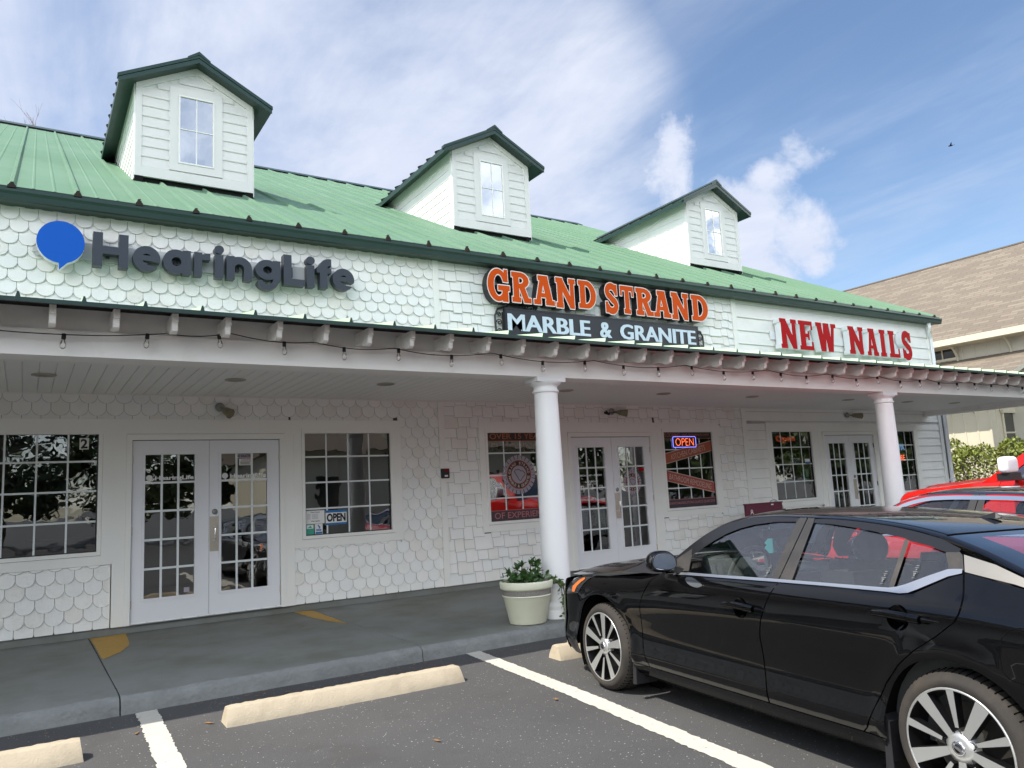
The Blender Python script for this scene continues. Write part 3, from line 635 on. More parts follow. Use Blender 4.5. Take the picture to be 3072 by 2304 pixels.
def door(x, idx):
    out = []
    for leaf, (a, b) in enumerate(((x+.003, x+DW/2-.002), (x+DW/2+.002, x+DW-.003))):
        d = MB(); g0, g1 = (x+.134, x+.664) if leaf == 0 else (x+.960, x+1.500); z0, z1 = .348, 1.952
        yf, yb = -.004, .038
        for q in ((a, g0, .092, DZ1-.004), (g1, b, .092, DZ1-.004), (g0, g1, .092, z0), (g0, g1, z1, DZ1-.004)): d.box(q[0], q[1], yf, yb, q[2], q[3])
        frame_ring(d, g0, g1, z0, z1, .026, -.016, -.0035); o = d.build('door', M['door'], B)
        p = MB(); p.add([(g0,.012,z0),(g1,.012,z0),(g1,.012,z1),(g0,.012,z1)], [(0,1,2,3)]); p.build('door_pane', M['pane'], o)
        m = MB()
        for k in (1, 2): c = g0+(g1-g0)*k/3; m.box(c-.012, c+.012, .004, .0105, z0, z1)
        for k in range(1, 5): c = z0+(z1-z0)*k/5; m.box(g0, g1, .0035, .0102, c-.012, c+.012)
        m.build('muntin_grid', M['muntin'], o)
        hx = a-.004 if leaf == 0 else b-.006
        for z in (.30, 1.10, 1.90): h = MB(); h.box(hx, hx+.012, -.014, -.003, z-.045, z+.045); h.build('hinge', M['brass'] if idx < 2 else M['rust'], o)
        if leaf == 1:
            k = MB(); k.box(a+.005, a+.104, -.009, -.0035, .811, 1.215); k.build('push_plate', M['brass'], o)
            k = MB(); k.tube([(a+.058,-.008,.925),(a+.058,-.05,.93),(a+.058,-.055,.95),(a+.058,-.055,1.075),(a+.058,-.05,1.095),(a+.058,-.008,1.10)], .009, 8); k.build('door_handle', M['chrome'], o)
            k = MB(); k.lathe([(0,-.022),(.02,-.022),(.03,-.012),(.034,-.004)], 20, (a+.063, 0, 1.268), 'y'); k.lathe([(0,-.026),(.011,-.026),(.011,-.02)], 12, (a+.063,0,1.268), 'y'); k.build('deadbolt', M['lampm'], o)
        out.append(o)
    s = MB(); s.box(x-.004, x+DW+.004, -.035, .05, .0825, .0915); s.build('threshold', M['satin'], B)
    return out
DO = [door(x, i) for i, x in enumerate(DOOR)]
# porch: ceiling, beam, brackets, columns, roof
s = MB(); s.box(XL, 16.2, -2.72, -1.96, 2.640, 2.66)
k = 0; 
x = XL-.032
while x < 16.15:
    s.add([(x+.004,-1.962,2.640),(x+.124,-1.962,2.640),(x+.124,.02,2.640),(x+.004,.02,2.640)], [(3,2,1,0)])
    s.add([(x+.124,-1.962,2.640),(x+.127,-1.962,2.650),(x+.131,-1.962,2.650),(x+.134,-1.962,2.640),(x+.124,.02,2.640),(x+.127,.02,2.650),(x+.131,.02,2.650),(x+.134,.02,2.640)], [(4,5,1,0),(5,6,2,1),(6,7,3,2)], 0)
    x += .13
s.box(XL, 16.2, -1.962, .02, 2.651, 2.67, 0); s.box(XL, 16.73, -.02, .018, 2.628, 2.6505)
s.build('porch_ceiling', [M['soffit'], M['dark']], B)
b = MB(); b.box(XL, 16.4, -2.97, -2.72, 2.525, 2.722); b.box(XL, 16.4, -2.958, -2.74, 2.722, 2.93); b.box(XL, 16.4, -2.976, -2.95, 2.715, 2.728)
b.box(16.18, 16.4, -2.72, -.03, 2.525, 2.93); b.build('porch_beam', M['beam'], B)
def bracket_mesh():
    pr = [(-2.957,2.848),(-3.30,2.845),(-3.305,2.842),(-3.305,2.778),(-3.285,2.774),(-3.275,2.760),(-3.272,2.735),(-3.262,2.712),(-3.235,2.697),(-3.20,2.694),(-3.16,2.704),(-3.12,2.722),(-3.08,2.735),(-3.03,2.738),(-2.957,2.735)]
    m = MB(); m.prism(pr, -.022, .022, 'x'); return m
k0 = -12; first = None
for k in range(-8, 40):
    if first is None: first = bracket_mesh().build('eave_bracket', M['bracket'], B); o = first
    else: o = first.copy(); COL.objects.link(o); o.parent = B
    o.location = (-.887+.4096*k+random.uniform(-.006,.006), 0, 0)
def column(x):
    y = -2.85; c = MB(); h0, h1 = .17, 2.40
    prof = [(.150-.022*((z-h0)/(h1-h0))**1.4, z) for z in [h0+(h1-h0)*i/16 for i in range(17)]]
    c.lathe(prof, 40, (x, y, 0)); o = c.build('column', M['col'], B)
    c = MB(); c.lathe([(.19,0),(.19,.075),(.185,.082),(.17,.085),(.175,.10),(.18,.12),(.175,.14),(.165,.15),(.155,.157),(.152,.172)], 40, (x, y, 0)); c.build('column_base', M['col'], o)
    c = MB(); c.lathe([(.128,2.36),(.143,2.365),(.148,2.378),(.143,2.39),(.130,2.394),(.130,2.43),(.14,2.44),(.165,2.455),(.175,2.478)], 40, (x, y, 0)); c.box(x-.185, x+.185, y-.125, y+.125, 2.478, 2.523); c.build('column_capital', M['col'], o)
column(-2.5); column(3.76); column(10.06); column(16.25)
r = MB(); y0, z0, y1, z1 = -3.42, 2.853, .02, 3.42
dz = (z1-z0)/(y1-y0)
r.add([(XL,y0,z0),(16.75,y0,z0),(16.75,y1,z1),(XL,y1,z1)], [(0,1,2,3)], 0)
x = -1.106-.4071*29
while x < 16.7:
    w = .016; hh = .040
    vs = [(x-w,y0-.004,z0),(x+w,y0-.004,z0),(x+.006,y0-.004,z0+hh),(x-.006,y0-.004,z0+hh),(x-w,y1,z1),(x+w,y1,z1),(x+.006,y1,z1+hh),(x-.006,y1,z1+hh)]
    r.add(vs, [(0,1,2,3)], 2); r.add(vs, [(1,5,6,2),(2,6,7,3),(3,7,4,0)], 1); x += .4071
r.build('porch_roof', [M['lgreen'], M['rib'], M['dgreen']], B)
r = MB(); r.box(XL, 16.75, -3.428, -3.40, 2.822, 2.852); r.box(XL, 16.75, -3.40, -3.385, 2.84, 2.850)
r.add([(XL,-3.40,2.846),(16.75,-3.40,2.846),(16.75,0,3.39),(XL,0,3.39)], [(3,2,1,0)], 1); r.add([(XL,-3.385,2.838),(16.75,-3.385,2.838),(16.75,-2.96,2.90),(XL,-2.96,2.90)], [(3,2,1,0)], 1)
r.build('porch_fascia', [M['dgreen'], M['dark']], B)
# main roof
RY0, RZ0, RYR = -.20, 4.86, 13.2
rz = lambda y: RZ0+.5*(y-RY0)
r = MB(); X0, X1 = XL-.3, 17.03
r.add([(X0,RY0,RZ0),(X1,RY0,RZ0),(X1,RYR,rz(RYR)),(X0,RYR,rz(RYR))], [(0,1,2,3)], 0)
r.add([(X0,RY0,RZ0-.04),(X1,RY0,RZ0-.04),(X1,RYR,rz(RYR)-.04),(X0,RYR,rz(RYR)-.04)], [(3,2,1,0)], 1)
r.add([(X0,RYR,rz(RYR)),(X1,RYR,rz(RYR)),(X1,26.8,RZ0),(X0,26.8,RZ0)], [(0,1,2,3)], 0)
def roof_rib(x, w, hh, y0=RY0, y1=RYR):
    vs = [(x-w,y0,rz(y0)),(x+w,y0,rz(y0)),(x+w*.45,y0,rz(y0)+hh),(x-w*.45,y0,rz(y0)+hh),(x-w,y1,rz(y1)),(x+w,y1,rz(y1)),(x+w*.45,y1,rz(y1)+hh),(x-w*.45,y1,rz(y1)+hh)]
    r.add(vs, [(0,1,2,3),(1,5,6,2),(2,6,7,3),(3,7,4,0)], 0)
ribs = []; x = -1.24-.622*19
while x < 17: ribs.append(x); x += .622
for x in ribs:
    roof_rib(x, .032, .042)
    for q in (.2, .4): roof_rib(x+q, .018, .006)
r.build('metal_roof', [M['lgreen'], M['dgreen']], B)
c0 = None
for x in ribs:
    if c0 is None:
        c = MB(); c.prism([(-.055,-.035),(.055,-.035),(.05,.006),(.036,.012),(.03,.036),(.008,.04),(.024,.062),(-.02,.058),(-.006,.038),(-.03,.036),(-.036,.012),(-.05,.006)], RY0-.028, RY0+.02, 'y'); c0 = c.build('rib_closure', M['rust'], B); o = c0
    else: o = c0.copy(); COL.objects.link(o)
    o.parent = B; o.location = (x, 0, RZ0); o.scale = (random.uniform(.62,.82), 1, random.uniform(.65,.95)) if x < 12 else (.7, 1, .5)
c = MB()
zr = rz(RYR); c.add([(X0,RYR-.34,rz(RYR-.34)+.055),(X1,RYR-.34,rz(RYR-.34)+.055),(X1,RYR,zr+.085),(X0,RYR,zr+.085),(X0,RYR+.34,rz(RYR-.34)+.055),(X1,RYR+.34,rz(RYR-.34)+.055)], [(0,1,2,3),(3,2,5,4)], 0)
c.add([(X0,RYR-.34,rz(RYR-.34)-.01),(X1,RYR-.34,rz(RYR-.34)-.01),(X1,RYR-.34,rz(RYR-.34)+.055),(X0,RYR-.34,rz(RYR-.34)+.055)], [(0,1,2,3)], 1)
c.build('ridge_cap', [M['dgreen'], M['dark']], B)
g = MB(); gp = [(-.10,4.70),(-.20,4.69),(-.225,4.70),(-.235,4.76),(-.25,4.79),(-.25,4.815),(-.238,4.818),(-.232,4.80),(-.222,4.765),(-.214,4.715),(-.10,4.715)]
g.prism(gp, XL-.3, 17.04, 'x'); g.box(XL-.3, 17.0, -.10, .03, 4.70, 4.86); g.box(XL-.3, 17.03, -.205, -.18, 4.80, 4.853); g.prism([(-.10,4.70),(-.22,4.70),(-.25,4.815),(-.10,4.815)], 17.035, 17.045, 'x')
g.build('gutter', M['dgreen'], B, recalc=True)
d = MB()
d.tube([(16.62,-.15,4.70),(16.62,-.15,4.60),(16.66,-.10,4.50),(16.78,-.06,4.38),(16.80,-.06,4.30),(16.80,-.06,3.42)], .046, 4, sm=False); d.tube([(16.93,-.06,2.66),(16.93,-.06,-.0)], .055, 4, sm=False); d.box(16.86,17.0,-.11,.0,1.05,1.10)
d.build('downspout', M['lwhite'], B)
# dormers
def dormer(x0, copy=None):
    if copy:
        o = copy_tree(copy, B); o.location = (x0, 2.65, 0); return o
    W_, ZB, ZS, ZA, yB = 1.755, 6.38, 7.875, 8.335, 6.2          # local: wall starts at x=0, y=0
    Y = 2.65; q = (ZA-ZS)/(W_/2)
    f = MB(); f.prism([(0,ZB),(W_,ZB),(W_,ZS),(W_/2,ZA),(0,ZS)], .012, .03, 'y')
    z = ZB+.165
    cx0, cx1 = .485, 1.275
    f.box(0, W_, -.012, .012, ZB, ZB+.155)
    while z < ZS+.3:
        lim = max(0, (z+.16-ZS)/q) if z+.16 > ZS else 0
        for a, b in ((.09, cx0), (cx1, W_-.09)):
            if z > 7.95: a, b = (max(.09, lim), W_-max(.09, lim)) if a == .09 else (0, 0)
            a2, b2 = max(a, lim+.02), min(b, W_-lim-.02)
            if b2-a2 > .06: f.add([(a2,-.006,z),(b2,-.006,z),(b2,.010,z+.165),(a2,.010,z+.165),(a2,.012,z),(b2,.012,z)], [(0,1,2,3),(0,4,5,1)]); f.add([(a2,-.003,z-.008),(b2,-.003,z-.008),(b2,-.003,z),(a2,-.003,z)], [(0,1,2,3)], 1)
        z += .165
    f.box(0, .09, -.014, .012, ZB, ZS+.03); f.box(W_-.09, W_, -.014, .012, ZB, ZS+.03)
    frame_ring(f, .612, 1.15, 6.68, 7.82, .127, -.016, .012)
    f.prism([(0,ZS-.10),(0,ZS),(W_/2,ZA),(W_,ZS),(W_,ZS-.10),(W_/2,ZA-.10)], -.020, .012, 'y')
    o = f.build('dormer', [M['dshingle'], M['shingle']], B); o.location = (x0, Y, 0)
    s = MB()
    for xs, sg in ((0, -1), (W_, 1)):
        s.add([(xs,0,ZB-.12),(xs,0,ZS),(xs,yB-Y,ZS),(xs,yB-Y,rz(yB)-.1)], [(0,1,2,3)])
        z = ZB-.165
        while z < ZS-.02:
            y_in = max(0, (z-RZ0)/.5+RY0-Y-.05); t = min(z+.168, ZS); y_hi = max(y_in, (t-RZ0)/.5+RY0-Y)+.2
            if z+.16 > rz(Y)-.1: s.add([(xs+sg*.016,.09,z),(xs+sg*.016,y_hi,z),(xs+sg*.003,y_hi,t),(xs+sg*.003,.09,t),(xs,.09,z),(xs,y_hi,z)], [(0,1,2,3),(0,4,5,1)])
            z += .165
        s.box(min(xs, xs+sg*.02), max(xs, xs+sg*.02), .0, .09, ZB-.06, ZS); s.box(min(xs, xs+sg*.024), max(xs, xs+sg*.024), .0, yB-Y, ZS-.20, ZS)
    s.build('dormer_side', M['shingle'], o)
    rf = MB(); e, fr, th = .255, -.21, .055
    back = 7.3-Y; ze = ZS-e*q
    def sec(y):                                        # roof section
        return [(-e, y, ze), (W_/2, y, ZA), (W_+e, y, ze)]
    for yy0, yy1 in ((fr, back),):
        A = sec(yy0); Bk = sec(yy1); up = lambda p, h: (p[0], p[1], p[2]+h)
        rf.add([up(A[0],.10),up(A[1],.10),up(Bk[1],.10),up(Bk[0],.10)], [(0,1,2,3)], 0); rf.add([up(A[1],.10),up(A[2],.10),up(Bk[2],.10),up(Bk[1],.10)], [(0,1,2,3)], 0)
        rf.add([A[0],A[1],Bk[1],Bk[0]], [(3,2,1,0)], 1); rf.add([A[1],A[2],Bk[2],Bk[1]], [(3,2,1,0)], 1)
        rf.add([A[0],A[1],A[2],up(A[2],.10),up(A[1],.10),up(A[0],.10)], [(0,1,4,5),(1,2,3,4)], 1)
        rf.add([A[0],Bk[0],up(Bk[0],.10),up(A[0],.10)], [(3,2,1,0)], 1); rf.add([A[2],Bk[2],up(Bk[2],.10),up(A[2],.10)], [(0,1,2,3)], 1)
        rf.add([(-e-.01,fr-.012,ze-.01),(W_/2,fr-.012,ZA-.01),(W_+e+.01,fr-.012,ze-.01),(W_+e+.01,fr-.012,ze+.055),(W_/2,fr-.012,ZA+.06),(-e-.01,fr-.012,ze+.055),
                (-e-.01,fr,ze-.01),(W_/2,fr,ZA-.01),(W_+e+.01,fr,ze-.01),(W_+e+.01,fr,ze+.055),(W_/2,fr,ZA+.06),(-e-.01,fr,ze+.055)], [(0,1,4,5),(1,2,3,4),(5,4,10,11),(4,3,9,10),(0,6,7,1),(1,7,8,2)], 1)
        rf.add([(-e-.02,fr-.02,ze+.06),(W_/2,fr-.02,ZA+.07),(W_+e+.02,fr-.02,ze+.06),(W_+e+.02,fr-.02,ze+.115),(W_/2,fr-.02,ZA+.125),(-e-.02,fr-.02,ze+.115),
                (-e-.02,fr+.08,ze+.06),(W_/2,fr+.08,ZA+.07),(W_+e+.02,fr+.08,ze+.06),(W_+e+.02,fr+.08,ze+.115),(W_/2,fr+.08,ZA+.125),(-e-.02,fr+.08,ze+.115)], [(0,1,4,5),(1,2,3,4),(5,4,10,11),(4,3,9,10),(0,6,7,1),(1,7,8,2),(0,5,11,6),(2,8,9,3)], 1)
    y = fr+.35
    while y < back-.4:
        for sx, xe in ((-1, -e), (1, W_+e)):
            rf.bar((xe+sx*.012, y, ze+.10+.012), (W_/2, y, ZA+.10+.012), .05, .045, 2)
        y += .38
    rf.add([(W_/2-.17,fr-.03,ZA-.17*q+.14),(W_/2,fr-.03,ZA+.175),(W_/2+.17,fr-.03,ZA-.17*q+.14),(W_/2-.17,back,ZA-.17*q+.14),(W_/2,back,ZA+.175),(W_/2+.17,back,ZA-.17*q+.14),
            (W_/2-.17,fr-.03,ZA-.17*q+.10),(W_/2,fr-.03,ZA+.12),(W_/2+.17,fr-.03,ZA-.17*q+.10)], [(0,1,4,3),(1,2,5,4),(6,7,1,0),(7,8,2,1)], 1)
    rf.build('dormer_roof', [M['lgreen'], M['dgreen'], M['rust']], o)
    w = MB(); frame_ring(w, .635, 1.127, 6.703, 7.797, .022, -.028, .0); w.box(.875, .888, -.018, -.002, 6.703, 7.797); w.box(.635, 1.127, -.0185, -.0025, 7.25, 7.263); w.build('window_frame', M['trim'], o)
    w = MB(); w.add([(.635,-.006,6.703),(1.127,-.006,6.703),(1.127,-.006,7.797),(.635,-.006,7.797)], [(0,1,2,3)]); w.add([(.60,.011,6.66),(1.16,.011,6.66),(1.16,.011,7.84),(.60,.011,7.84)], [(0,1,2,3)], 1); w.build('window_pane', [M['dpane'], M['room']], o)
    fl = MB(); fl.box(.02, W_-.02, .05, .3, ZB-.25, ZB+.02); fl.box(-.005, .12, -.005, .05, ZB-.10, ZB-.001); fl.box(W_-.12, W_+.005, -.005, .05, ZB-.10, ZB-.001); fl.build('flashing', M['dark'], o)
    return o
dm = dormer(.245); dormer(5.735, dm); dormer(11.96, dm)
# ------------------------------------------------------------------ lamps, ceiling lights, string lights
def downlight(x, y, lab, proto=[]):
    t = thing('ceiling_light', lab, 'ceiling light', (x, y, 2.64), group='recessed lights in the porch ceiling')
    m = MB(); m.lathe([(.105,.0),(.105,-.010),(.082,-.014),(.078,-.002)], 28); m.build('light_rim', M['dlight'], t)
    m = MB(); m.lathe([(.078,-.003),(.0,-.004)], 28); m.build('light_lens', M['lampy'], t)
for x, y, lab in ((-.90,-1.30,'round ceiling light nearest the left edge, above the left window of the porch'),(.82,-1.38,'round ceiling light above the first white double door'),(2.50,-1.42,'round ceiling light above the window with the blue OPEN card'),
                  (5.13,-1.38,'round ceiling light just right of the front white column'),(6.92,-1.38,'round ceiling light above the middle double door'),(8.85,-1.38,'round ceiling light above the orange banner window'),(11.38,-1.38,'round ceiling light just left of the farther white column'),
                  (13.24,-1.38,'round ceiling light just right of the farther white column'),(14.84,-1.42,'round ceiling light nearest the right end of the porch ceiling')): downlight(x, y, lab)
def floodlight(x, z, lab, heads, prongs=False):
    t = thing('flood_light', lab, 'wall lamp', (x, -.03, z), group='flood lights above the doors')
    m = MB(); m.lathe([(.055,0),(.052,-.02),(.03,-.035),(0,-.037)], 16, ax='y'); m.build('lamp_base', M['lampm'], t)
    for dx, dz in heads:
        m = MB(); d = Vector((dx, -.10, dz)); m.tube([(0,-.03,0), tuple(d*.5)], .016, 8); a = d*.5; b = d*1.35
        m.tube([tuple(a), tuple(a+(b-a)*.25), tuple(b)], [.028, .045, .062], 14); m.build('lamp_head', M['lampy'], t)
    if prongs:
        for sx in (-1, 1):
            m = MB(); m.bar((0,-.03,-.02),(sx*.10,-.06,-.03),.012,.012); m.bar((sx*.10,-.06,-.05),(sx*.22,-.09,-.03),.02,.035); m.bar((sx*.10,-.06,-.05),(sx*.20,-.10,.0),.012,.012); m.build('empty_bracket', M['rust'], t)
floodlight(.94, 2.51, 'small old yellowed flood lamp above the first double door', ((.07,-.07),))
floodlight(7.03, 2.53, 'flood lamp with two rusty empty arms above the middle double door', ((.16,-.03),), True)
floodlight(13.30, 2.53, 'flood lamp with one sideways head above the last double door', ((.22,-.02),))
def string_light():
    t = thing('string_light', 'black string light with clear bulbs drooping along the porch beam', 'string light', (0,-3.03,2.7))
    kn = [(-1.75,2.725),(-.095,2.728),(.407,2.765),(1.123,2.733),(1.891,2.722),(2.97,2.735),(4.3,2.72),(5.7,2.73),(7.2,2.733),(8.45,2.728),(9.67,2.739),(10.92,2.742),(12.17,2.748),(13.31,2.756),(14.6,2.75),(16,2.75)]
    pts = []
    def zc(x):
        for (a, za), (b, zb) in zip(kn, kn[1:]):
            if a <= x <= b: u = (x-a)/(b-a); return za+(zb-za)*u-.055*min(1, (b-a)/1.2)*4*u*(1-u)
        return kn[-1][1]
    x = kn[0][0]
    while x < 16: pts.append((x, -.03+.004*sin(x*9), zc(x)-2.7)); x += .05
    m = MB(); m.tube(pts, .0042, 6); m.build('cable', M['wire'], t)
    proto = None
    for k in range(-1, 30):
        x = -.792+.5495*k+random.uniform(-.02,.02); z = zc(x)-2.7
        if proto is None:
            m = MB(); m.lathe([(0,.008),(.015,.006),(.016,-.03),(.0145,-.036)], 12); s_ = m.build('bulb_socket', M['wire'], t)
            m = MB(); m.lathe([(.011,-.034),(.014,-.045),(.021,-.065),(.025,-.085),(.022,-.102),(.012,-.112),(0,-.115)], 14); g_ = m.build('bulb', M['bulb'], s_)
            m = MB(); m.tube([(0,0,-.04),(.004,0,-.07),(-.004,0,-.09)], .003, 5); m.build('filament', M['filament'], s_); proto = s_
        else: s_ = copy_tree(proto, t)
        s_.location = (x, -.03, z); s_.rotation_euler = (random.uniform(-.1,.1), random.uniform(-.12,.12), 0)
string_light()
# ------------------------------------------------------------------ the three shop signs
t = thing('shop_sign', 'dark grey HearingLife lettering with a round blue speech bubble on scalloped white shingles', 'sign', (0, 0, 4.2))
def rel(t): return lambda o: o
def attach(o, t): o.parent = t; o.matrix_parent_inverse = Matrix.Translation(t.location).inverted(); return o
gl = {}
def G_(kind, ch):
    if (kind, ch) not in gl: gl[kind, ch] = slab_glyph(ch) if kind == 'slab' else (slab_glyph(ch, .30, .14, .065) if kind == 'slim' else sans_glyph(ch))
    return gl[kind, ch]
YF = -.20
for ch, x0, x1 in (('H',-.457,-.098),('e',-.052,.244),('a',.268,.572),('r',.612,.80),('i',.846,.948),('n',.982,1.285),('g',1.325,1.636),('L',1.676,1.945),('i',1.975,2.078),('f',2.105,2.318),('e',2.318,2.617)):
    attach(letter('letter', None, G_('sans', ch), x0, x1, 4.068, 4.463, YF, .11, [M['hear'], M['hear']]), t)
xs = np.arange(-.62, .62, .008); ys = np.arange(-.75, .62, .008); X, Y = np.meshgrid(xs, ys, indexing='ij')
bub = U(np.hypot(X, Y)-.5, np.maximum(np.maximum(-.02-X, -(Y+.66)), np.maximum(X-.34, (Y+.66)*.6-(.30-X)*.5-.05)) if False else np.maximum.reduce([-.03-X, Y+.2, -(Y+.66)+.0*X, (X+.03)*.72-(Y+.66)*.72-.0]))
attach(letter('speech_bubble', None, (1.0, xs, ys, bub), -.767, -.307, 4.296, 4.776, YF, .10, [M['blue'], M['lwhite']]), t)
m = MB(); m.box(-1.0, 2.55, -.055, -.03, 4.165, 4.36); m.box(-1.03, -.95, -.06, -.035, 4.20, 4.25); attach(m.build('raceway', M['raceway'], None), t)
m = MB(); [m.box(x-.02, x+.02, -.10, -.05, 4.20, 4.33) for x in (-.75,-.3,.1,.42,.7,1.13,1.48,1.8,2.2,2.46)]; attach(m.build('mount', M['hear'], None), t)
t = thing('shop_sign', 'orange slab serif GRAND STRAND letters with black sides and pale outlines on the white wall', 'sign', (0, 0, 4.4))
for ch, x0, x1, z0, z1 in (('G',4.70,5.06,4.155,4.635),('R',5.125,5.47,4.16,4.63),('A',5.52,5.91,4.16,4.625),('N',5.945,6.325,4.145,4.63),('D',6.39,6.74,4.175,4.63),
                           ('S',6.935,7.205,4.145,4.63),('T',7.262,7.55,4.16,4.63),('R',7.605,7.98,4.16,4.63),('A',8.00,8.39,4.16,4.625),('N',8.42,8.83,4.15,4.63),('D',8.905,9.31,4.165,4.63)):
    attach(letter('letter', None, G_('slab', ch), x0, x1, z0, z1, -.18, .135, [M['orange'], M['return'], M['outline']], rim=.036), t)
m = MB(); m.box(4.75, 9.25, -.045, -.025, 4.30, 4.46); attach(m.build('raceway', M['raceway'], None), t)
t = thing('sign_board', 'black MARBLE & GRANITE board with scrolled metal ends below the orange letters', 'sign', (0, 0, 3.9))
m = MB(); m.box(5.03, 9.12, -.09, -.045, 3.52, 4.085); frame_ring(m, 5.055, 9.10, 3.545, 4.06, .012, -.096, -.089); attach(m.build('board', M['panel'], None), t)
for w, x0, x1 in (('MARBLE',5.07,6.655),('&',6.845,7.10),('GRANITE',7.275,9.035)):
    mb_ = MB(); [text('', w, x0+d+.012, x1+d-.012, 3.737, 3.997, -.099-k*.0012, None, bold=.012, mb=mb_) for k, d in enumerate((0, -.012, .012))]; attach(mb_.build('lettering', M['lblue'], None), t)
for sx, xe in ((-1, 5.03), (1, 9.12)):
    m = MB()
    m.tube([(xe+sx*.02,-.05,3.55),(xe+sx*.14,-.05,3.70),(xe+sx*.15,-.05,3.95),(xe+sx*.10,-.05,4.06),(xe-sx*.10,-.05,4.13),(xe-sx*.35,-.05,4.125),(xe-sx*.50,-.05,4.09),(xe-sx*.52,-.05,4.12)] if sx < 0 else [(xe+.01,-.05,4.02),(xe+.08,-.05,4.0),(xe+.14,-.05,3.92),(xe+.15,-.05,3.80),(xe+.12,-.05,3.62),(xe+.02,-.05,3.55)], .016, 8)
    for cz, r in ((3.72, .045), (3.86, .05), (3.98, .04)):
        m.tube([(xe+sx*(.075+r*(1-k/22)*cos(k*.5)), -.05, cz+r*(1-k/22)*sin(k*.5)) for k in range(20)], .009, 6)
    if sx < 0:
        for cx, cz in ((5.30,4.145),(5.46,4.14),(5.62,4.12)): m.tube([(cx+.04*(1-k/22)*cos(k*.5), -.05, cz+.04*(1-k/22)*sin(k*.5)) for k in range(20)], .010, 6)
    m.box(xe-.01 if sx > 0 else xe-.02, xe+.02 if sx > 0 else xe+.01, -.055, -.03, 3.56, 4.02)
    attach(m.build('scroll_bracket', M['panel'], None), t)
t = thing('shop_sign', 'red NEW NAILS letters with deep white sides on pale lap siding', 'sign', (0, 0, 4.1))
for ch, x0, x1 in (('N',11.235,11.735),('E',11.80,12.225),('W',12.33,12.99),('N',13.40,13.915),('A',14.02,14.42),('I',14.50,14.71),('L',14.83,15.22),('S',15.335,15.705)):
    attach(letter('letter', None, G_('slim', ch), x0, x1, 3.795, 4.385, -.20, .14, [M['red'], M['lwhite'], M['lwhite']]), t)
m = MB(); m.box(11.15, 15.5, -.035, -.014, 3.99, 4.16); attach(m.build('raceway', M['lwhite'], None), t)
# ------------------------------------------------------------------ writing and stickers on the glass
YG = .0135                                                # just in front of the panes
def rect(mb, x0, x1, z0, z1, y, mi=0): mb.add([(x0,y,z0),(x1,y,z0),(x1,y,z1),(x0,y,z1)], [(0,1,2,3)], mi)
def poly(mb, pts, y, mi=0): mb.add([(p[0], y, p[1]) for p in pts], [tuple(range(len(pts)))], mi)
def card(name, label, cat, x0, x1, z0, z1, mat, y=YG-.002, group=None):
    t = thing(name, label, cat, ((x0+x1)/2, y, z0), group=group); m = MB(); m.box(x0-(x0+x1)/2, x1-(x0+x1)/2, -.002, .001, 0, z1-z0); m.build('card', mat, t); return t
def on(t, body, x0, x1, z0, z1, mat, dy=-.0045, **kw):
    o = text('lettering', body, x0, x1, z0, z1, t.location.y+dy, mat, None, **kw); return attach(o, t)
def patch(t, name, x0, x1, z0, z1, mat, dy=-.0035):
    m = MB(); rect(m, x0, x1, z0, z1, t.location.y+dy); return attach(m.build(name, mat, None), t)
t = card('number_plaque', 'white square with a black number 2 in the corner of the left window', 'house number', -.525, -.435, 2.025, 2.15, M['paper']); on(t, '2', -.515, -.447, 2.035, 2.14, M['ink'], bold=.03)
t = card('open_sign', 'white and blue OPEN card standing in the window by the first doors', 'sign', 2.236, 2.515, 1.02, 1.205, M['paper']); patch(t, 'band', 2.236, 2.515, 1.175, 1.205, M['sblue']); patch(t, 'band', 2.236, 2.515, 1.02, 1.045, M['sblue']); on(t, 'OPEN', 2.25, 2.50, 1.06, 1.165, M['ink'], bold=.045)
t = card('hours_card', 'white opening hours card in the lower left corner of a window', 'notice', 1.975, 2.222, 1.048, 1.212, M['paper']); on(t, 'Clinic Hours', 2.04, 2.16, 1.185, 1.20, M['ink'], bold=.02)
for k in range(5): patch(t, 'line', 2.0, 2.04, 1.165-.014*k, 1.170-.014*k, M['steelgrey']); patch(t, 'line', 2.06, 2.14, 1.165-.014*k, 1.170-.014*k, M['steelgrey'])
on(t, 'HearingLife', 2.05, 2.16, 1.072, 1.088, M['ink'], bold=.03)
t = card('window_sticker', 'small green sticker below the hours card', 'sticker', 1.978, 2.085, .915, 1.045, M['sgreen']); patch(t, 'picture', 1.99, 2.075, .99, 1.035, M['paper'], -.003); m = MB(); poly(m, [(2.0,1.0),(2.06,1.0),(2.05,1.012),(2.035,1.028),(2.02,1.012)], t.location.y-.004); attach(m.build('picture', M['sgreen'], None), t)
t = card('window_sticker', 'small white sticker with blue letters beside the green one', 'sticker', 2.097, 2.195, .915, 1.045, M['paper']); on(t, 'BBB', 2.112, 2.18, .955, .98, M['sblue'], bold=.04); patch(t, 'band', 2.103, 2.19, .92, .945, M['sblue']); m = MB(); m.tube([(2.145+.02*sin(k*.8)*(1-k/9), t.location.y-.005, .99+k*.006) for k in range(8)], .006, 4); attach(m.build('picture', M['sblue'], None), t)
def logo(parent, x0, x1, z0, z1):
    h = z1-z0; m = MB(); r = h*.46
    m.add([(x0+r+r*cos(2*pi*k/24), YG-.006, z0+h*.56+r*sin(2*pi*k/24)) for k in range(24)], [tuple(range(24))]); poly(m, [(x0+r*.9,z0+h*.2),(x0+r*.9,z0-.02),(x0+r*1.7,z0+h*.28)], YG-.0065)
    text('', 'HearingLife', x0+h*1.25, x1, z0+.0, z1-.01, YG-.006, None, bold=.035, mb=m); return m.build('decal', M['decal'], parent)
logo(DO[0][0], .145, .657, 1.645, 1.72); logo(DO[0][1], .972, 1.492, 1.645, 1.72)
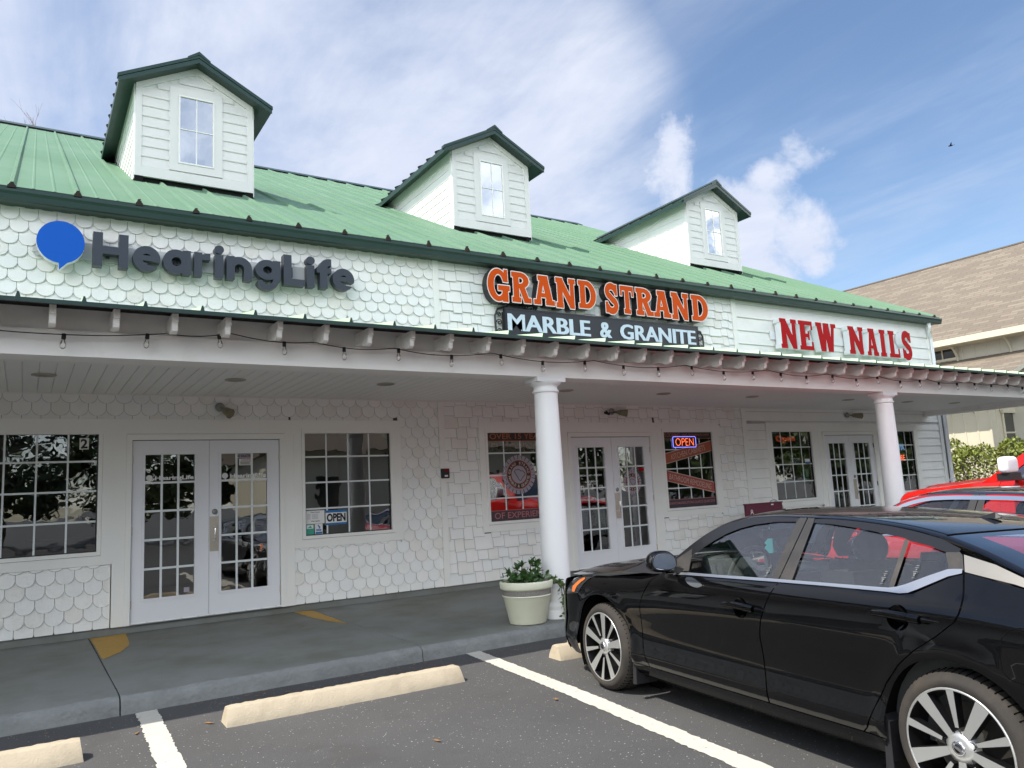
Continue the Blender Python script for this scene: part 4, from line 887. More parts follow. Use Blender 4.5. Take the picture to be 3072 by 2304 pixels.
m = MB(); rect(m, 1.135, 1.34, 1.892, 1.948, YG-.005, 0); rect(m, 1.17, 1.33, 1.808, 1.886, YG-.005, 1); m.build('notice', [M['vgrey'], M['paper']], DO[0][1])
text('lettering', 'NO SOLICITING', 1.145, 1.33, 1.905, 1.937, YG-.007, M['ink'], DO[0][1], bold=.03); text('lettering', 'WARNING', 1.19, 1.31, 1.862, 1.880, YG-.007, M['vred'], DO[0][1], bold=.03)
m = MB(); [rect(m, 1.185, 1.185+w, z, z+.006, YG-.007) for z, w in ((1.845,.13),(1.832,.11),(1.819,.12))]; m.build('lettering', M['ink'], DO[0][1])
m = MB(); rect(m, .555, .615, .375, .43, YG-.005, 0); m.build('sticker', M['vgrey'], DO[0][0])
# tall window of the stone shop: banners, unlit neon word and round seal
X0, X1 = WIN[2]+.012, WIN[2]+GW-.012
t = card('window_banner', 'dark banner reading OVER 15 YEARS across a window top', 'banner', X0, X1, 2.075, 2.198, M['vdark'], group=None); patch(t, 'stripe', X0, X1, 2.066, 2.074, M['vorange']); on(t, 'OVER 15 YEARS', 4.72, 5.74, 2.097, 2.182, M['vrust'], bold=.01)
t = card('window_banner', 'dark banner reading OF EXPERIENCE across a window bottom', 'banner', X0, X1, .918, 1.052, M['vpurple']); patch(t, 'stripe', X0, X1, 1.052, 1.060, M['vrose']); on(t, 'OF EXPERIENCE', 4.745, 5.74, .938, 1.028, M['vrose'], bold=.01)
t = thing('neon_sign', 'unlit pale FLOORING neon word under the OVER 15 YEARS banner', 'neon sign', (5.2, .03, 1.90)); attach(text('tube_lettering', 'FLOORING', 4.76, 5.60, 1.925, 2.035, .03, M['neono'], None, bold=0, fill=False, bevel=.018), t)
def seal(label, cx, cz, r, yg):
    t = thing('window_seal', label, 'decal', (cx, yg, cz-r), group=None)
    def disc(name, r0, r1, y, mat, teeth=0):
        m = MB(); n = 120; vs = []; fs = []
        for k in range(n):
            a = 2*pi*k/n
            for q in (r0, r1): vs.append((cx+q*cos(a), y, cz+q*sin(a)))
        fs = [(2*k, 2*k+1, (2*k+3)%(2*n), (2*k+2)%(2*n)) for k in range(n) if not (teeth and k % 5 == 0 and r0 > r*.7)]
        m.add(vs, fs); return attach(m.build(name, mat, None), t)
    disc('blade', .0, r*.80, yg-.001, M['vgrey']); disc('blade_rim', r*.805, r, yg-.001, M['vgrey'], 1)
    disc('ring', r*.70, r*.745, yg-.002, M['vred']); disc('dark_band', r*.48, r*.70, yg-.002, M['vdark']); disc('ring', r*.455, r*.48, yg-.002, M['vred']); disc('centre', 0, r*.455, yg-.002, M['vgrey'])
    m = MB()
    for body, a0, a1, flip in (('GRAND STRAND', 170, 10, False), ('MARBLE & GRANITE', 192, 348, True)):
        n = len(body)
        for k, ch in enumerate(body):
            if ch == ' ': continue
            a = radians(a0+(a1-a0)*k/(n-1)); rr = r*.59; h = r*.145; w = h*(.95 if ch in 'MG&' else .75 if ch != 'I' else .3)
            x, z = cx+rr*cos(a), cz+rr*sin(a); text('', ch, x-w/2, x+w/2, z-h/2, z+h/2, yg-.004, None, bold=.03, rot=a-pi/2 if not flip else a+pi/2, mb=m)
    attach(m.build('lettering', M['vtan'], None), t)
    st = [(-.30,.18),(-.22,.26),(.02,.28),(.10,.20),(.24,.20),(.40,.04),(.34,-.06),(.22,-.16),(.10,-.34),(.0,-.30),(-.10,-.14),(-.20,.02),(-.30,.18)]
    m = MB(); pts = [(cx+p[0]*r*.95, yg-.004, cz+p[1]*r*.95) for p in st]; m.tube(pts, r*.016, 5); attach(m.build('outline', M['ink'], None), t)
seal('large round saw blade seal on the window left of the middle doors', 5.20, 1.568, .288, YG-.003)
seal('smaller round saw blade seal on the right leaf of the middle doors', 7.40, 1.375, .195, YG-.004)
m = MB()
for body, x0, x1, z0, z1 in (('MONDAY - FRIDAY',6.345,6.78,1.497,1.525),('SATURDAY',6.43,6.69,1.40,1.428),('7am - 1pm',6.47,6.66,1.362,1.386),('OFFICE: 843-979-1800',6.315,6.80,1.118,1.148)): text('', body, x0, x1, z0, z1, YG-.006, None, bold=.03, mb=m)
m.build('lettering', M['decal'], DO[1][0])
m = MB(); rect(m, 6.33, 6.40, 1.285, 1.355, YG-.005); m.build('decal', M['decal'], DO[1][0]); text('lettering', 'f', 6.352, 6.385, 1.288, 1.345, YG-.007, M['ink'], DO[1][0], bold=.06)
m = MB(); m.tube([(6.74+.03*max(-1,min(1,1.5*cos(a))), YG-.006, 1.315+.033*max(-1,min(1,1.5*sin(a)))) for a in [2*pi*k/24 for k in range(25)]], .005, 4); m.tube([(6.74+.014*cos(2*pi*k/14), YG-.006, 1.315+.014*sin(2*pi*k/14)) for k in range(15)], .004, 4); m.build('decal', M['decal'], DO[1][0])
m = MB(); rect(m, 7.56, 7.67, 1.555, 1.60, YG-.005); m.build('sticker', M['red'], DO[1][1]); m = MB(); [rect(m, 7.12, 7.155, z, z+.022, YG-.005) for z in (.515,.55,.585)]; m.build('sticker', M['paper'], DO[1][1])
X0, X1 = WIN[3]+.012, WIN[3]+GW-.012
t = card('window_banner', 'dark FLOORING strip along the window top, behind the lit OPEN neon', 'banner', X0, X1, 2.085, 2.198, M['vdark']); patch(t, 'stripe', X0, X1, 2.076, 2.084, M['vorange']); on(t, 'FLOORING', 8.17, 8.55, 2.105, 2.18, M['vrust']); on(t, '- VINYL TILE LAMINATE CARPET', 8.58, 9.27, 2.125, 2.165, M['vrust'])
t = card('window_banner', 'dark strip listing GRANITE MARBLE STONE QUARTZ along the window bottom', 'banner', X0, X1, .918, 1.04, M['vpurple']); patch(t, 'stripe', X0, X1, 1.04, 1.048, M['vrose']); on(t, 'GRANITE-MARBLE-STONE-QUARTZ-QUARTZITE', 8.165, 9.275, .955, 1.005, M['vrose'])
def slant(label, zl, zr, mat, body):
    t = thing('window_banner', label, 'banner', ((X0+X1)/2, YG-.006, min(zl, zr)-.09)); h = .088; y = t.location.y
    m = MB(); poly(m, [(X0,zl-h),(X1,zr-h),(X1,zr+h),(X0,zl+h)], y); attach(m.build('strip', mat, None), t)
    m = MB(); [poly(m, [(X0,zl+s*h-.006),(X1,zr+s*h-.006),(X1,zr+s*h+.006),(X0,zl+s*h+.006)], y-.001) for s in (-1, 1)]; attach(m.build('stripe', M['vtan'], None), t)
    a = atan2(zr-zl, X1-X0); cx, cz = (X0+X1)/2, (zl+zr)/2; w = .42 if 'KIT' in body else .50
    attach(text('lettering', body, cx-w, cx+w, cz-.048, cz+.048, y-.002, M['vtan'], None, rot=a, bold=.0), t)
slant('slanted burnt orange banner reading KITCHEN CABINETS', 1.735, 1.95, M['vorange'], 'KITCHEN CABINETS')
slant('slanted brick red banner reading BATHROOM REMODELING', 1.458, 1.215, M['vred'], 'BATHROOM REMODELING')
t = thing('neon_sign', 'lit red OPEN neon in a blue frame above the slanted banners', 'neon sign', (8.65, .0, 1.93))
attach(text('tube_lettering', 'OPEN', 8.43, 8.86, 1.955, 2.085, -.002, M['neonr'], None, bold=-.022), t)
m = MB(); rr = [(8.385,1.93),(8.90,1.93),(8.915,1.945),(8.915,2.095),(8.90,2.112),(8.385,2.112),(8.37,2.095),(8.37,1.945),(8.385,1.93)]; poly(m, [(8.375,1.935),(8.91,1.935),(8.91,2.108),(8.375,2.108)], .0005, 1); m.tube([(p[0], -.001, p[1]) for p in rr], .0055, 6); attach(m.build('tube_frame', [M['neonb'], M['vdark']], None), t)
t = thing('neon_sign', 'thin red script Open neon in the nail shop window', 'neon sign', (11.4, .04, 1.98)); attach(text('tube_lettering', 'Open', 11.10, 11.66, 1.975, 2.125, .045, M['neonrd'], None, fill=False, bevel=.016, rot=.03), t)
t = card('number_plaque', 'white number 4 on the glass of the nail shop window', 'house number', 11.838, 11.943, 1.955, 2.11, M['vdark']); on(t, '4', 11.845, 11.938, 1.96, 2.105, M['paper'], bold=.02)
t = card('open_sign', 'small white OPEN card in the middle of the nail shop window', 'sign', 11.445, 11.708, 1.555, 1.68, M['paper'], .02); on(t, 'OPEN', 11.455, 11.70, 1.575, 1.66, M['ink'], bold=.02)
t = card('window_sticker', 'blue and white sticker at the right edge of the nail shop window', 'sticker', 11.86, 12.0, 1.56, 1.66, M['paper']); patch(t, 'band', 11.86, 12.0, 1.575, 1.605, M['sblue'])
t = card('paper_notice', 'green paper notice hung inside the nail shop window', 'notice', 11.80, 11.99, 1.23, 1.46, M['sgreen'], .06)
t = thing('neon_sign', 'dim blue SPA neon above the red neon word', 'neon sign', (15.13, .0, 1.77)); attach(text('tube_lettering', 'SPA', 15.0, 15.29, 1.78, 1.92, .005, M['neonc'], None, fill=False, bevel=.02), t)
t = thing('neon_sign', 'red PEDICURE neon word half hidden by the farther column', 'neon sign', (15.0, .0, 1.56)); attach(text('tube_lettering', 'PEDICURE', 14.55, 15.26, 1.56, 1.675, .005, M['neonr'], None, bold=-.02), t)
# ------------------------------------------------------------------ small things on the porch
t = thing('alarm_box', 'small black alarm box with a red top fixed to the white corner board', 'alarm box', (3.937, -.03, 1.553))
m = MB(); m.box(-.06, .06, -.045, 0, 0, .135); m.build('box', M['gasket'], t, bevel=.006); m = MB(); m.box(-.018, .045, -.048, -.044, .10, .122); m.build('red_label', M['red'], t); m = MB(); m.box(-.02, .03, -.048, -.044, .022, .045); m.build('label', M['paper'], t)
PX, PY = 3.345, -2.90
t = thing('flower_pot', 'large cream plastic pot with a speckled band at the foot of the front column', 'plant pot', (PX, PY, 0))
m = MB(); m.lathe([(0,.004),(.19,.004),(.197,0),(.203,.01),(.262,.268),(.266,.272)], 48); m.lathe([(.266,.335),(.27,.338),(.288,.345),(.293,.36),(.295,.408),(.290,.418),(.278,.42),(.268,.412),(.262,.36)], 48); m.lathe([(.262,.266),(.270,.268),(.272,.278),(.268,.284)], 48); m.build('pot', M['pot'], t)
m = MB(); m.lathe([(.2665,.282),(.268,.336)], 48); m.build('speckled_band', M['potband'], t)
m = MB(); m.lathe([(0,.375),(.262,.37)], 30); m.build('soil', M['soil'], t); t.scale = (.93, .93, 1)
def leaf_geo(mb, p, d, n, l, w, mi=0):
    d = Vector(d).normalized(); s_ = d.cross(Vector(n)).normalized(); nn = s_.cross(d); p = Vector(p)
    mb.add([p, p+d*l*.35+s_*w*.5+nn*l*.05, p+d*l*.75+s_*w*.38, p+d*l-nn*l*.06, p+d*l*.75-s_*w*.38, p+d*l*.35-s_*w*.5+nn*l*.05], [(0,1,2,3),(0,3,4,5)], mi, True)
rnd = random.Random(11)
def rv(): return Vector((rnd.uniform(-1,1), rnd.uniform(-1,1), rnd.uniform(-1,1)))
t = thing('potted_shrub', 'glossy green shrub growing out of the cream pot', 'plant', (PX, PY, .37))
st = MB(); lf = MB(); tips = []
for k in range(15):
    a = rnd.uniform(0, 2*pi); r0 = rnd.uniform(0, .10); r1 = r0+rnd.uniform(.03, .16); h = rnd.uniform(.04, .12) if k > 5 else rnd.uniform(.12, .23)
    cx = (.03 if k <= 5 else 0); pts = [(r0*cos(a)+cx, r0*sin(a), 0), ((r0+r1)/2*cos(a)+cx, (r0+r1)/2*sin(a), h*.6), ((r1 if k > 5 else r1*.5)*cos(a)+cx, (r1 if k > 5 else r1*.5)*sin(a), h)]
    st.tube(pts, [.007,.005,.003], 5)
    for j in range(22):
        u = rnd.uniform(.25, 1.0); q = Vector(pts[1]).lerp(Vector(pts[2]), u) if u > .5 else Vector(pts[0]).lerp(Vector(pts[1]), u*2)
        d = (rv()+Vector((cos(a)*.5, sin(a)*.5, .5))); leaf_geo(lf, q, d, rv()+Vector((0,0,1.2)), rnd.uniform(.05,.085), rnd.uniform(.024,.038))
for j in range(120):
    a = rnd.uniform(0, 2*pi); q = Vector((cos(a), sin(a), 0))*rnd.uniform(.05, .25)+Vector((0,0,rnd.uniform(.01,.09))); leaf_geo(lf, q, rv()+Vector((cos(a)*.6, sin(a)*.6, .3)), rv()+Vector((0,0,1)), rnd.uniform(.045,.075), rnd.uniform(.02,.034))
st.build('stem', M['bark'], t); lf.build('foliage', M['leaf'], t)
t = thing('trailing_vine', 'yellow green vine hanging over the right side of the pot towards the column', 'plant', (3.60, -3.10, 0))
st = MB(); lf = MB()
for k in range(5):
    pts = [(-.12,.08+.02*k,.40),(-.04,.05+.01*k,.43),(.03+.02*k,-.012*k,.34),(.06+.02*k,-.015*k,.20),(.05+.02*k,-.015*k,.03+.025*k)]; st.tube(pts, [.006,.006,.005,.004,.003], 5)
    for j in range(36):
        u = rnd.uniform(1, 3.98); i = int(u); q = Vector(pts[i]).lerp(Vector(pts[i+1]), u-i)+rv()*.02; leaf_geo(lf, q, rv()+Vector((.2,-.3,-.1)), rv()+Vector((0,-.4,.6)), rnd.uniform(.04,.065), rnd.uniform(.022,.036))
st.build('stem', M['bark'], t); lf.build('foliage', M['leaf2'], t)
t = thing('bench_board', 'dark maroon board with white marks standing behind the black sedan roof', 'board', (9.62, -.75, 0))
m = MB(); m.box(-.46, .46, -.02, .02, .30, .905); m.box(-.47, .47, -.03, .03, .895, .915); m.build('board', M['maroon'], t); m = MB(); [m.box(x, x+.05, -.3, .3, 0, .3) for x in (-.42, .37)]; m.build('leg', M['gasket'], t)
m = MB(); m.tube([(-.33+.02*cos(k*.5), -.024, .79+.02*sin(k*.5)) for k in range(14)], .006, 5); m.tube([(-.36,-.024,.74),(-.34,-.024,.77),(-.31,-.024,.765),(-.29,-.024,.74)], .006, 5); m.box(.17,.23,-.0245,-.02,.865,.885); m.build('mark', M['paper'], t)
t = thing('hose_reel', 'grey curved hose looped at the right end of the maroon board', 'hose', (10.2, -.6, 0)); m = MB()
for r in (.10,.13,.16): m.tube([(r*cos(pi*k/14), .05*(r-.1)/.03, .78+r*sin(pi*k/14)) for k in range(15)], .013, 7)
m.build('hose', M['steelgrey'], t); m = MB(); m.box(-.10,.10,-.06,.14,0,.78); m.build('stand', M['gasket'], t)
# parking blocks
def parking_block(label, x0, y0, l, rz, proto=None):
    t = thing('parking_block', label, 'parking block', (x0, y0, G), rz, 'concrete parking blocks')
    m = MB(); n = 60; P = []; rq = random.Random(int(x0*100)+5)
    prof = [(-.01,.0),(0,.028),(.012,.045),(.05,.105),(.062,.112),(.10,.114),(.138,.112),(.15,.105),(.188,.03),(.19,0)]
    for i in range(n+1):
        x = l*i/n; e = min(1, min(i, n-i)/1.5); row = []
        for y, z in prof: row.append((x+(0 if 0 < i < n else (z*.16 if i == 0 else -z*.16)), (y-.09)*(.95+.05*e)+.09+rq.uniform(-1,1)*.0022, z*(.97+.03*e)+(rq.uniform(-1,1)*.003 if z > .02 else 0)))
        P.append(row)
    m.grid(P, 0, True); m.add(P[0], [tuple(range(len(prof)))[::-1]]); m.add(P[-1], [tuple(range(len(prof)))]); o = m.build('block', M['stop'], t)
    return t
parking_block('tan concrete parking block lying whole in the middle of the empty space', .155, -4.09, 1.78, -.018)
parking_block('tan concrete parking block cut off at the lower left of the picture', -2.46, -4.17, 1.78, -.018)
parking_block('tan concrete parking block partly hidden by the black sedan front wheel', 2.885, -4.08, 1.78, -.05)
# fallen leaves
lv = [(.02,-1.75,0),(.62,-1.15,0),(.9,-1.55,0),(1.55,-1.2,0),(2.9,-1.3,0),(-.85,-3.35,G),(-.35,-3.8,G),(.08,-3.9,G),(.75,-3.42,G),(2.0,-3.3,G),(2.75,-3.35,G),(2.85,-3.42,G),(1.9,-4.1,G),(2.15,-5.05,G),(1.1,-5.3,G),(.6,-3.34,G),(1.3,-3.28,G)]
for k in range(26): lv.append((rnd.uniform(-1.2, 3.2), -3.24-abs(rnd.gauss(0, .06)), G))
proto = None
for k, (x, y, z) in enumerate(lv):
    if proto is None:
        m = MB(); m.add([(-.045,0,.003),(-.015,.012,.008),(.02,.010,.006),(.05,.002,.012),(.02,-.012,.007),(-.015,-.010,.004)], [(0,1,2,3),(0,3,4,5)], 0, True); proto = m.build('fallen_leaf', M['dleaf']); o = proto
    else: o = proto.copy(); COL.objects.link(o)
    o.location = (x, y, z+.002); o.rotation_euler = (0, 0, rnd.uniform(0, 6)); o.scale = [rnd.uniform(.5, 1.0) if k < 17 else rnd.uniform(.25, .6)]*3
    tag(o, 'small dry brown leaf lying on the sidewalk concrete' if z == 0 else 'small dry brown leaf lying on the asphalt', 'leaf', 'fallen leaves')
# ------------------------------------------------------------------ cars
def paint(name, col, rough=.12):
    m = pm(name, col, rough, var=.02, scale=4, coat=.85, spec=.02, dirt=tuple(c*1.0+.003 for c in col), dscale=9, dlo=.5, dhi=.9, damt=.5)
    return m
M['pblack'] = paint('black_car_paint', (.0022,.0022,.0028), .18)
M['pred'] = paint('dark_red_car_paint', (.27,.012,.018), .2)
M['pscarlet'] = paint('scarlet_truck_paint', (.50,.012,.010), .22)
M['blacktrim'] = pm('black_satin_trim', (.030,.028,.027), .42, var=.2, scale=6, dirt=(.10,.085,.07), dscale=4, dlo=.45, dhi=.7, damt=.5)
M['greytrim'] = pm('grey_satin_trim', (.30,.285,.26), .38, metal=.6, var=.12, scale=5)
M['tyre'] = pm('tyre_rubber', (.026,.023,.021), .85, var=.25, scale=9, dirt=(.058,.047,.036), dscale=6, dlo=.4, dhi=.7, damt=.7, bump=.1)
M['alloy'] = pm('machined_alloy', (.62,.63,.62), .3, metal=.75, var=.03)
M['gloss'] = pm('gloss_black_rim', (.006,.006,.007), .3, coat=.2)
M['liner'] = pm('wheel_liner', (.004,.004,.004), .95, spec=.05)
M['disc'] = pm('brake_disc', (.07,.065,.06), .5, metal=.6)
M['seat'] = pm('seat_cloth', (.018,.018,.020), .9, var=.3, scale=30)
M['dash'] = pm('dashboard_plastic', (.055,.058,.057), .6)
M['headl'] = pm('headliner_cloth', (.45,.45,.42), .9)
M['lamp'] = pm('headlamp_lens', (.02,.022,.025), .1, coat=1)
M['amber'] = pm('amber_reflector', (.52,.13,.03), .3)
M['mirror'] = pm('mirror_glass', (.75,.77,.8), .03, metal=1)
M['cyan'] = pm('cyan_card', (.10,.55,.62), .5)
M['etch'] = pm('white_etching', (.14,.15,.15), .6)
M['frit'] = pm('black_glass_border', (.006,.006,.007), .06, coat=1)
HW = .885
def itp(xs, ys):
    """monotone cubic through the points"""
    xs = np.array(xs, float); ys = np.array(ys, float); h = np.diff(xs); dl = np.diff(ys)/h; m = np.zeros(len(xs))
    m[0], m[-1] = dl[0], dl[-1]
    for i in range(1, len(xs)-1): m[i] = 0 if dl[i-1]*dl[i] <= 0 else 3*(h[i-1]+h[i])/((2*h[i]+h[i-1])/dl[i-1]+(h[i]+2*h[i-1])/dl[i])
    def f(x):
        i = min(max(int(np.searchsorted(xs, x))-1, 0), len(h)-1)
        if x <= xs[0]: return ys[0]+m[0]*(x-xs[0])
        if x >= xs[-1]: return ys[-1]+m[-1]*(x-xs[-1])
        t = (x-xs[i])/h[i]; t2, t3 = t*t, t*t*t
        return (2*t3-3*t2+1)*ys[i]+(t3-2*t2+t)*h[i]*m[i]+(-2*t3+3*t2)*ys[i+1]+(t3-t2)*h[i]*m[i+1]
    return f
ztop = itp((-.95,-.5,-.23,.15,.4,.6,.68,.94,1.7,2.42,2.7,3.0,3.4,3.75), (.70,.760,.786,.808,.828,.858,.866,.873,.890,.902,.913,.918,.898,.86))
rollamp = itp((-.9,.4,.75,2.3,2.9,3.7), (.085,.080,.045,.045,.055,.08))
low = itp((.10,.17,.21,.26,.31,.36,.45,.55,.62,.70,.80,1.2), (.11,.075,.045,.022,.012,.020,.032,.022,.008,.0,.0,.0))
rec = itp((.10,.17,.28,.40,.50,.58,.65,.72,.80), (.08,.045,.012,.0,.005,.03,.07,.12,.20))
zsh = itp((-.9,0,.8,1.6,2.5,2.8,3.06,3.6), (.66,.71,.76,.81,.865,.868,.84,.80))
def plan(s, z):
    p = 0.
    if s < -.20: S = min((-.20-s)/(.735-rec(min(max(z,.1),.8))), .9999); p += .86*(1-(1-S**3.6)**(1/3.6))
    if s > 2.95: S = min((s-2.95)/.83, .9999); p += .86*(1-(1-S**2.6)**(1/2.6))
    p += .012*max(0, s-2.5)**2+.012*max(0, .3-s)**2
    return p
def arch_flare(s, z):
    e = 0
    for c in (0., 2.709):
        r = sqrt((s-c)**2+(z-.305)**2); e += -.012*exp(-((r-.375)/.05)**2)
    return e
def T(s, z):
    zt = ztop(s); zz = min(z, zt); t = plan(s, zz)+low(zz)+rollamp(s)*exp(-(zt-zz)/.042)+arch_flare(s, zz)
    k = (zz-zsh(s))/.03; t += .30*.03*(math.log1p(exp(min(k, 30)))) if k > -12 else 0
    if z > zt: t += .85*(z-zt)
    return t
def zc_hood(s): return _zh(s)
_zh = itp((-.97,-.9,-.82,-.67,-.41,-.19,.05,.2,.4,.62), (.66,.715,.762,.815,.857,.886,.916,.931,.945,.955))
def Hz(s, t):
    d = max(0, .52-t)/.42; z = zc_hood(s)-.088*d**1.7
    r = (t-.30)/.03; z -= .006*(1/(1+exp(-r))-1)*1.0+.0
    return z
def car_patch(mb, pts, surf, step=.035, mi=0, off=0., flip=False, holes=()):
    """fill polygon pts (2-D) with a fine net, lifted on to surf(a, b) -> (x, y, z); analytic normals kept for smooth reflections"""
    dense = []
    for p, q in zip(pts, pts[1:]+pts[:1]):
        l = sqrt((q[0]-p[0])**2+(q[1]-p[1])**2); n = max(1, int(l/step+.5)); dense += [(p[0]+(q[0]-p[0])*i/n, p[1]+(q[1]-p[1])*i/n) for i in range(n)]
    nd = len(dense); loops_ = [list(range(nd))]; rings = [list(dense)]
    for h in holes: loops_.append(list(range(len(dense), len(dense)+len(h)))); dense = dense+list(h); rings.append(list(h))
    P = np.array(dense); x0, y0 = P.min(0); x1, y1 = P.max(0); inner = []
    def inside(a, b):
        c = False
        for rg in rings:
            for (ax, ay), (bx, by) in zip(rg, rg[1:]+rg[:1]):
                if (ay > b) != (by > b) and a < (bx-ax)*(b-ay)/(by-ay)+ax: c = not c
        return c
    na, nb = int((x1-x0)/step)+1, int((y1-y0)/step)+1
    for i in range(na+1):
        for j in range(nb+1):
            a, b = x0+i*step+.003, y0+j*step+.002
            if inside(a, b) and np.min(np.hypot(P[:,0]-a, P[:,1]-b)) > step*.45: inner.append((a, b))
    vs = [Vector(p) for p in dense+inner]; n = len(dense)
    r = geometry.delaunay_2d_cdt(vs, [], loops_, 2 if holes else 1, 1e-6)
    pts3 = []; nor = []
    for v in r[0]:
        a, b = v.x, v.y; e = .004; p = Vector(surf(a, b)); da = Vector(surf(a+e, b))-Vector(surf(a-e, b)); db = Vector(surf(a, b+e))-Vector(surf(a, b-e))
        nn = da.cross(db).normalized()*(-1 if flip else 1); pts3.append(p+nn*off); nor.append(nn)
    k = len(mb.v); mb.add(pts3, [tuple(f)[::-1] if flip else tuple(f) for f in r[2]], mi, True)
    if not hasattr(mb, 'nor'): mb.nor = {}
    for i, nn in enumerate(nor): mb.nor[k+i] = nn
def fin(mb, name, mats, parent, both=True):
    """build; optionally add the mirrored right-hand side"""
    if both:
        n = len(mb.v); nor = getattr(mb, 'nor', {})
        fs, mi, sm = list(mb.f), list(mb.mi), list(mb.sm)
        mb.v += [(-p[0], p[1], p[2]) for p in mb.v]; mb.f += [tuple(i+n for i in f)[::-1] for f in fs]; mb.mi += mi; mb.sm += sm
        for i, v in list(nor.items()): nor[i+n] = Vector((-v.x, v.y, v.z))
    o = mb.build(name, mats, parent); nor = getattr(mb, 'nor', None)
    if nor:
        me = o.data; me.normals_split_custom_set_from_vertices([nor.get(i, Vector((0,0,0))) for i in range(len(me.vertices))])
    return o
def two(mb, name, mats, parent): o = fin(mb, name, mats, parent, False); mirror_obj(o, parent, name)
def mirror_obj(o, parent, name):
    c = bpy.data.objects.new(name, o.data); link(c, parent); c.scale = (-1, 1, 1); return c
side = lambda s, z: (T(s, z)-HW, -s, z)                     # left side, car frame: x right, y forward, origin between the front wheels
hood = lambda s, t: (t-HW, -s, Hz(s, t))
def arcp(c, r, a0, a1, n=16, zc=.305): return [(c+r*cos(radians(a0+(a1-a0)*i/n)), zc+r*sin(radians(a0+(a1-a0)*i/n))) for i in range(n+1)]
AR, AR2 = .365, .352
RAIL = [(.60,.882),(.67,.925),(.734,.981),(.802,1.049),(.912,1.129),(1.038,1.184),(1.253,1.226),(1.45,1.231),(1.667,1.227),(1.926,1.22),(2.252,1.194),(2.49,1.157),(2.71,1.101),(2.997,1.001),(3.26,.925)]
CENT = [(.17,.935),(.24,.965),(.36,1.02),(.50,1.085),(.66,1.15),(.84,1.212),(1.08,1.256),(1.35,1.272),(1.62,1.272),(1.95,1.256),(2.30,1.222),(2.60,1.180),(2.84,1.11),(3.18,.995),(3.42,.93)]
rs_ = itp(range(15), [p[0] for p in RAIL]); rz_ = itp(range(15), [p[1] for p in RAIL]); cs_ = itp(range(15), [p[0] for p in CENT]); cz_ = itp(range(15), [p[1] for p in CENT])
def top(w, v):
    """roof skin: w runs from windscreen base to rear window base, v from the rail (0) to the centre line (1), beyond 1 mirrored"""
    sgn = 1
    if v > 1: v = 2-v; sgn = -1
    s0, z0 = rs_(w), rz_(w); t0 = T(s0, z0)+.010; u = 1-(1-v)**2.0; s = s0+(cs_(w)-s0)*(1-(1-v)**1.7); t = t0+(HW-t0)*v
    edge = .010*exp(-v/.03)
    return (sgn*(t-HW), -s, z0+.008-edge+(cz_(w)-z0-.008)*u)
def wheel_parts(name_w, parent, sx, s, r=.305, rim=.243, w=.215, style=0):
    """a wheel centred on the axle; sx=-1 left side"""
    W0 = bpy.data.objects.new('wheel', None); link(W0, parent); W0.empty_display_size = .1; W0.location = (sx*(HW-.012), -s, r); W0.rotation_euler = (0, 0, 0 if sx < 0 else pi)
    # built for the left side: outer face towards -x
    m = MB(); pr = [(rim-.012,.012),(rim-.004,-.004),(rim+.012,-.008),(rim+.03,-.006),(r-.022,.008),(r-.010,.018),(r-.003,.032),(r,.055),(r,w-.04),(r-.01,w-.015),(rim,w)]
    m.lathe([(a, h) for a, h in pr], 72, ax='x', sm=True)
    for k in range(60):
        a = 2*pi*k/60; c_, s_ = cos(a), sin(a); m.bar(((.020), (r-.010)*c_, (r-.010)*s_), (.075, (r+.0005)*c_, (r+.0005)*s_), .004, .012, 1)
    m.build('tyre', [M['tyre'], M['liner']], W0)
    m = MB(); m.lathe([(rim-.012,.012),(rim-.004,-.006),(rim-.010,-.009),(rim-.014,-.006)], 64, ax='x', mi=0); m.lathe([(rim-.014,-.006),(rim-.020,.02),(rim-.03,.11),(rim-.03,.16)], 64, ax='x', mi=1)
    m.lathe([(.0,.105),(.165,.10),(.172,.095)], 40, ax='x', mi=2); m.lathe([(.0,.16),(rim-.03,.16)], 40, ax='x', mi=3)
    base = 95
    for k in range(5):
        for kind in (0, 1):
            a = radians(base+72*k+(36 if kind else 0)); c_, s_ = cos(a), sin(a)
            r0, r1, w0, w1 = ((.045, rim-.012, .015, .031) if kind == 0 else (.080, rim-.012, .008, .017))
            if style: r0, r1, w0, w1 = (.045, rim-.012, .018, .022)
            Q = lambda rr, ww, h: (h, rr*c_-ww*s_, rr*s_+ww*c_)
            f = [Q(r0,-w0,.006),Q(r1,-w1,-.006),Q(r1,w1,-.006),Q(r0,w0,.006)]; b_ = [Q(r0,-w0*1.1,.045),Q(r1,-w1*1.05,.04),Q(r1,w1*1.05,.04),Q(r0,w0*1.1,.045)]
            m.add(f, [(3,2,1,0)], 0); m.add(f+b_, [(0,1,5,4),(1,2,6,5),(2,3,7,6),(3,0,4,7)], 1)
    m.lathe([(0,-.004),(.040,-.002),(.062,.008),(.066,.05)], 30, ax='x', mi=0)
    for k in range(5):
        a = radians(base+72*k+36); m.lathe([(0,-.002),(.009,.0),(.010,.02)], 10, (.012, .058*cos(a), .058*sin(a)), 'x', mi=0); m.lathe([(.012,.006),(.017,.006)], 10, (.0, .058*cos(a), .058*sin(a)), 'x', mi=1)
    o = m.build('rim', [M['alloy'], M['gloss'], M['disc'], M['liner']], W0)
    m = MB(); m.lathe([(.018,-.009),(.026,-.010),(.030,-.006),(.031,0)], 30, ax='x', mi=0); m.lathe([(0,-.0045),(.020,-.0045)], 20, ax='x', mi=1); m.box(-.011,-.006,-.026,.026,-.005,.005,0); m.build('hub_cap', [M['chrome'], M['gloss']], W0)
    return W0
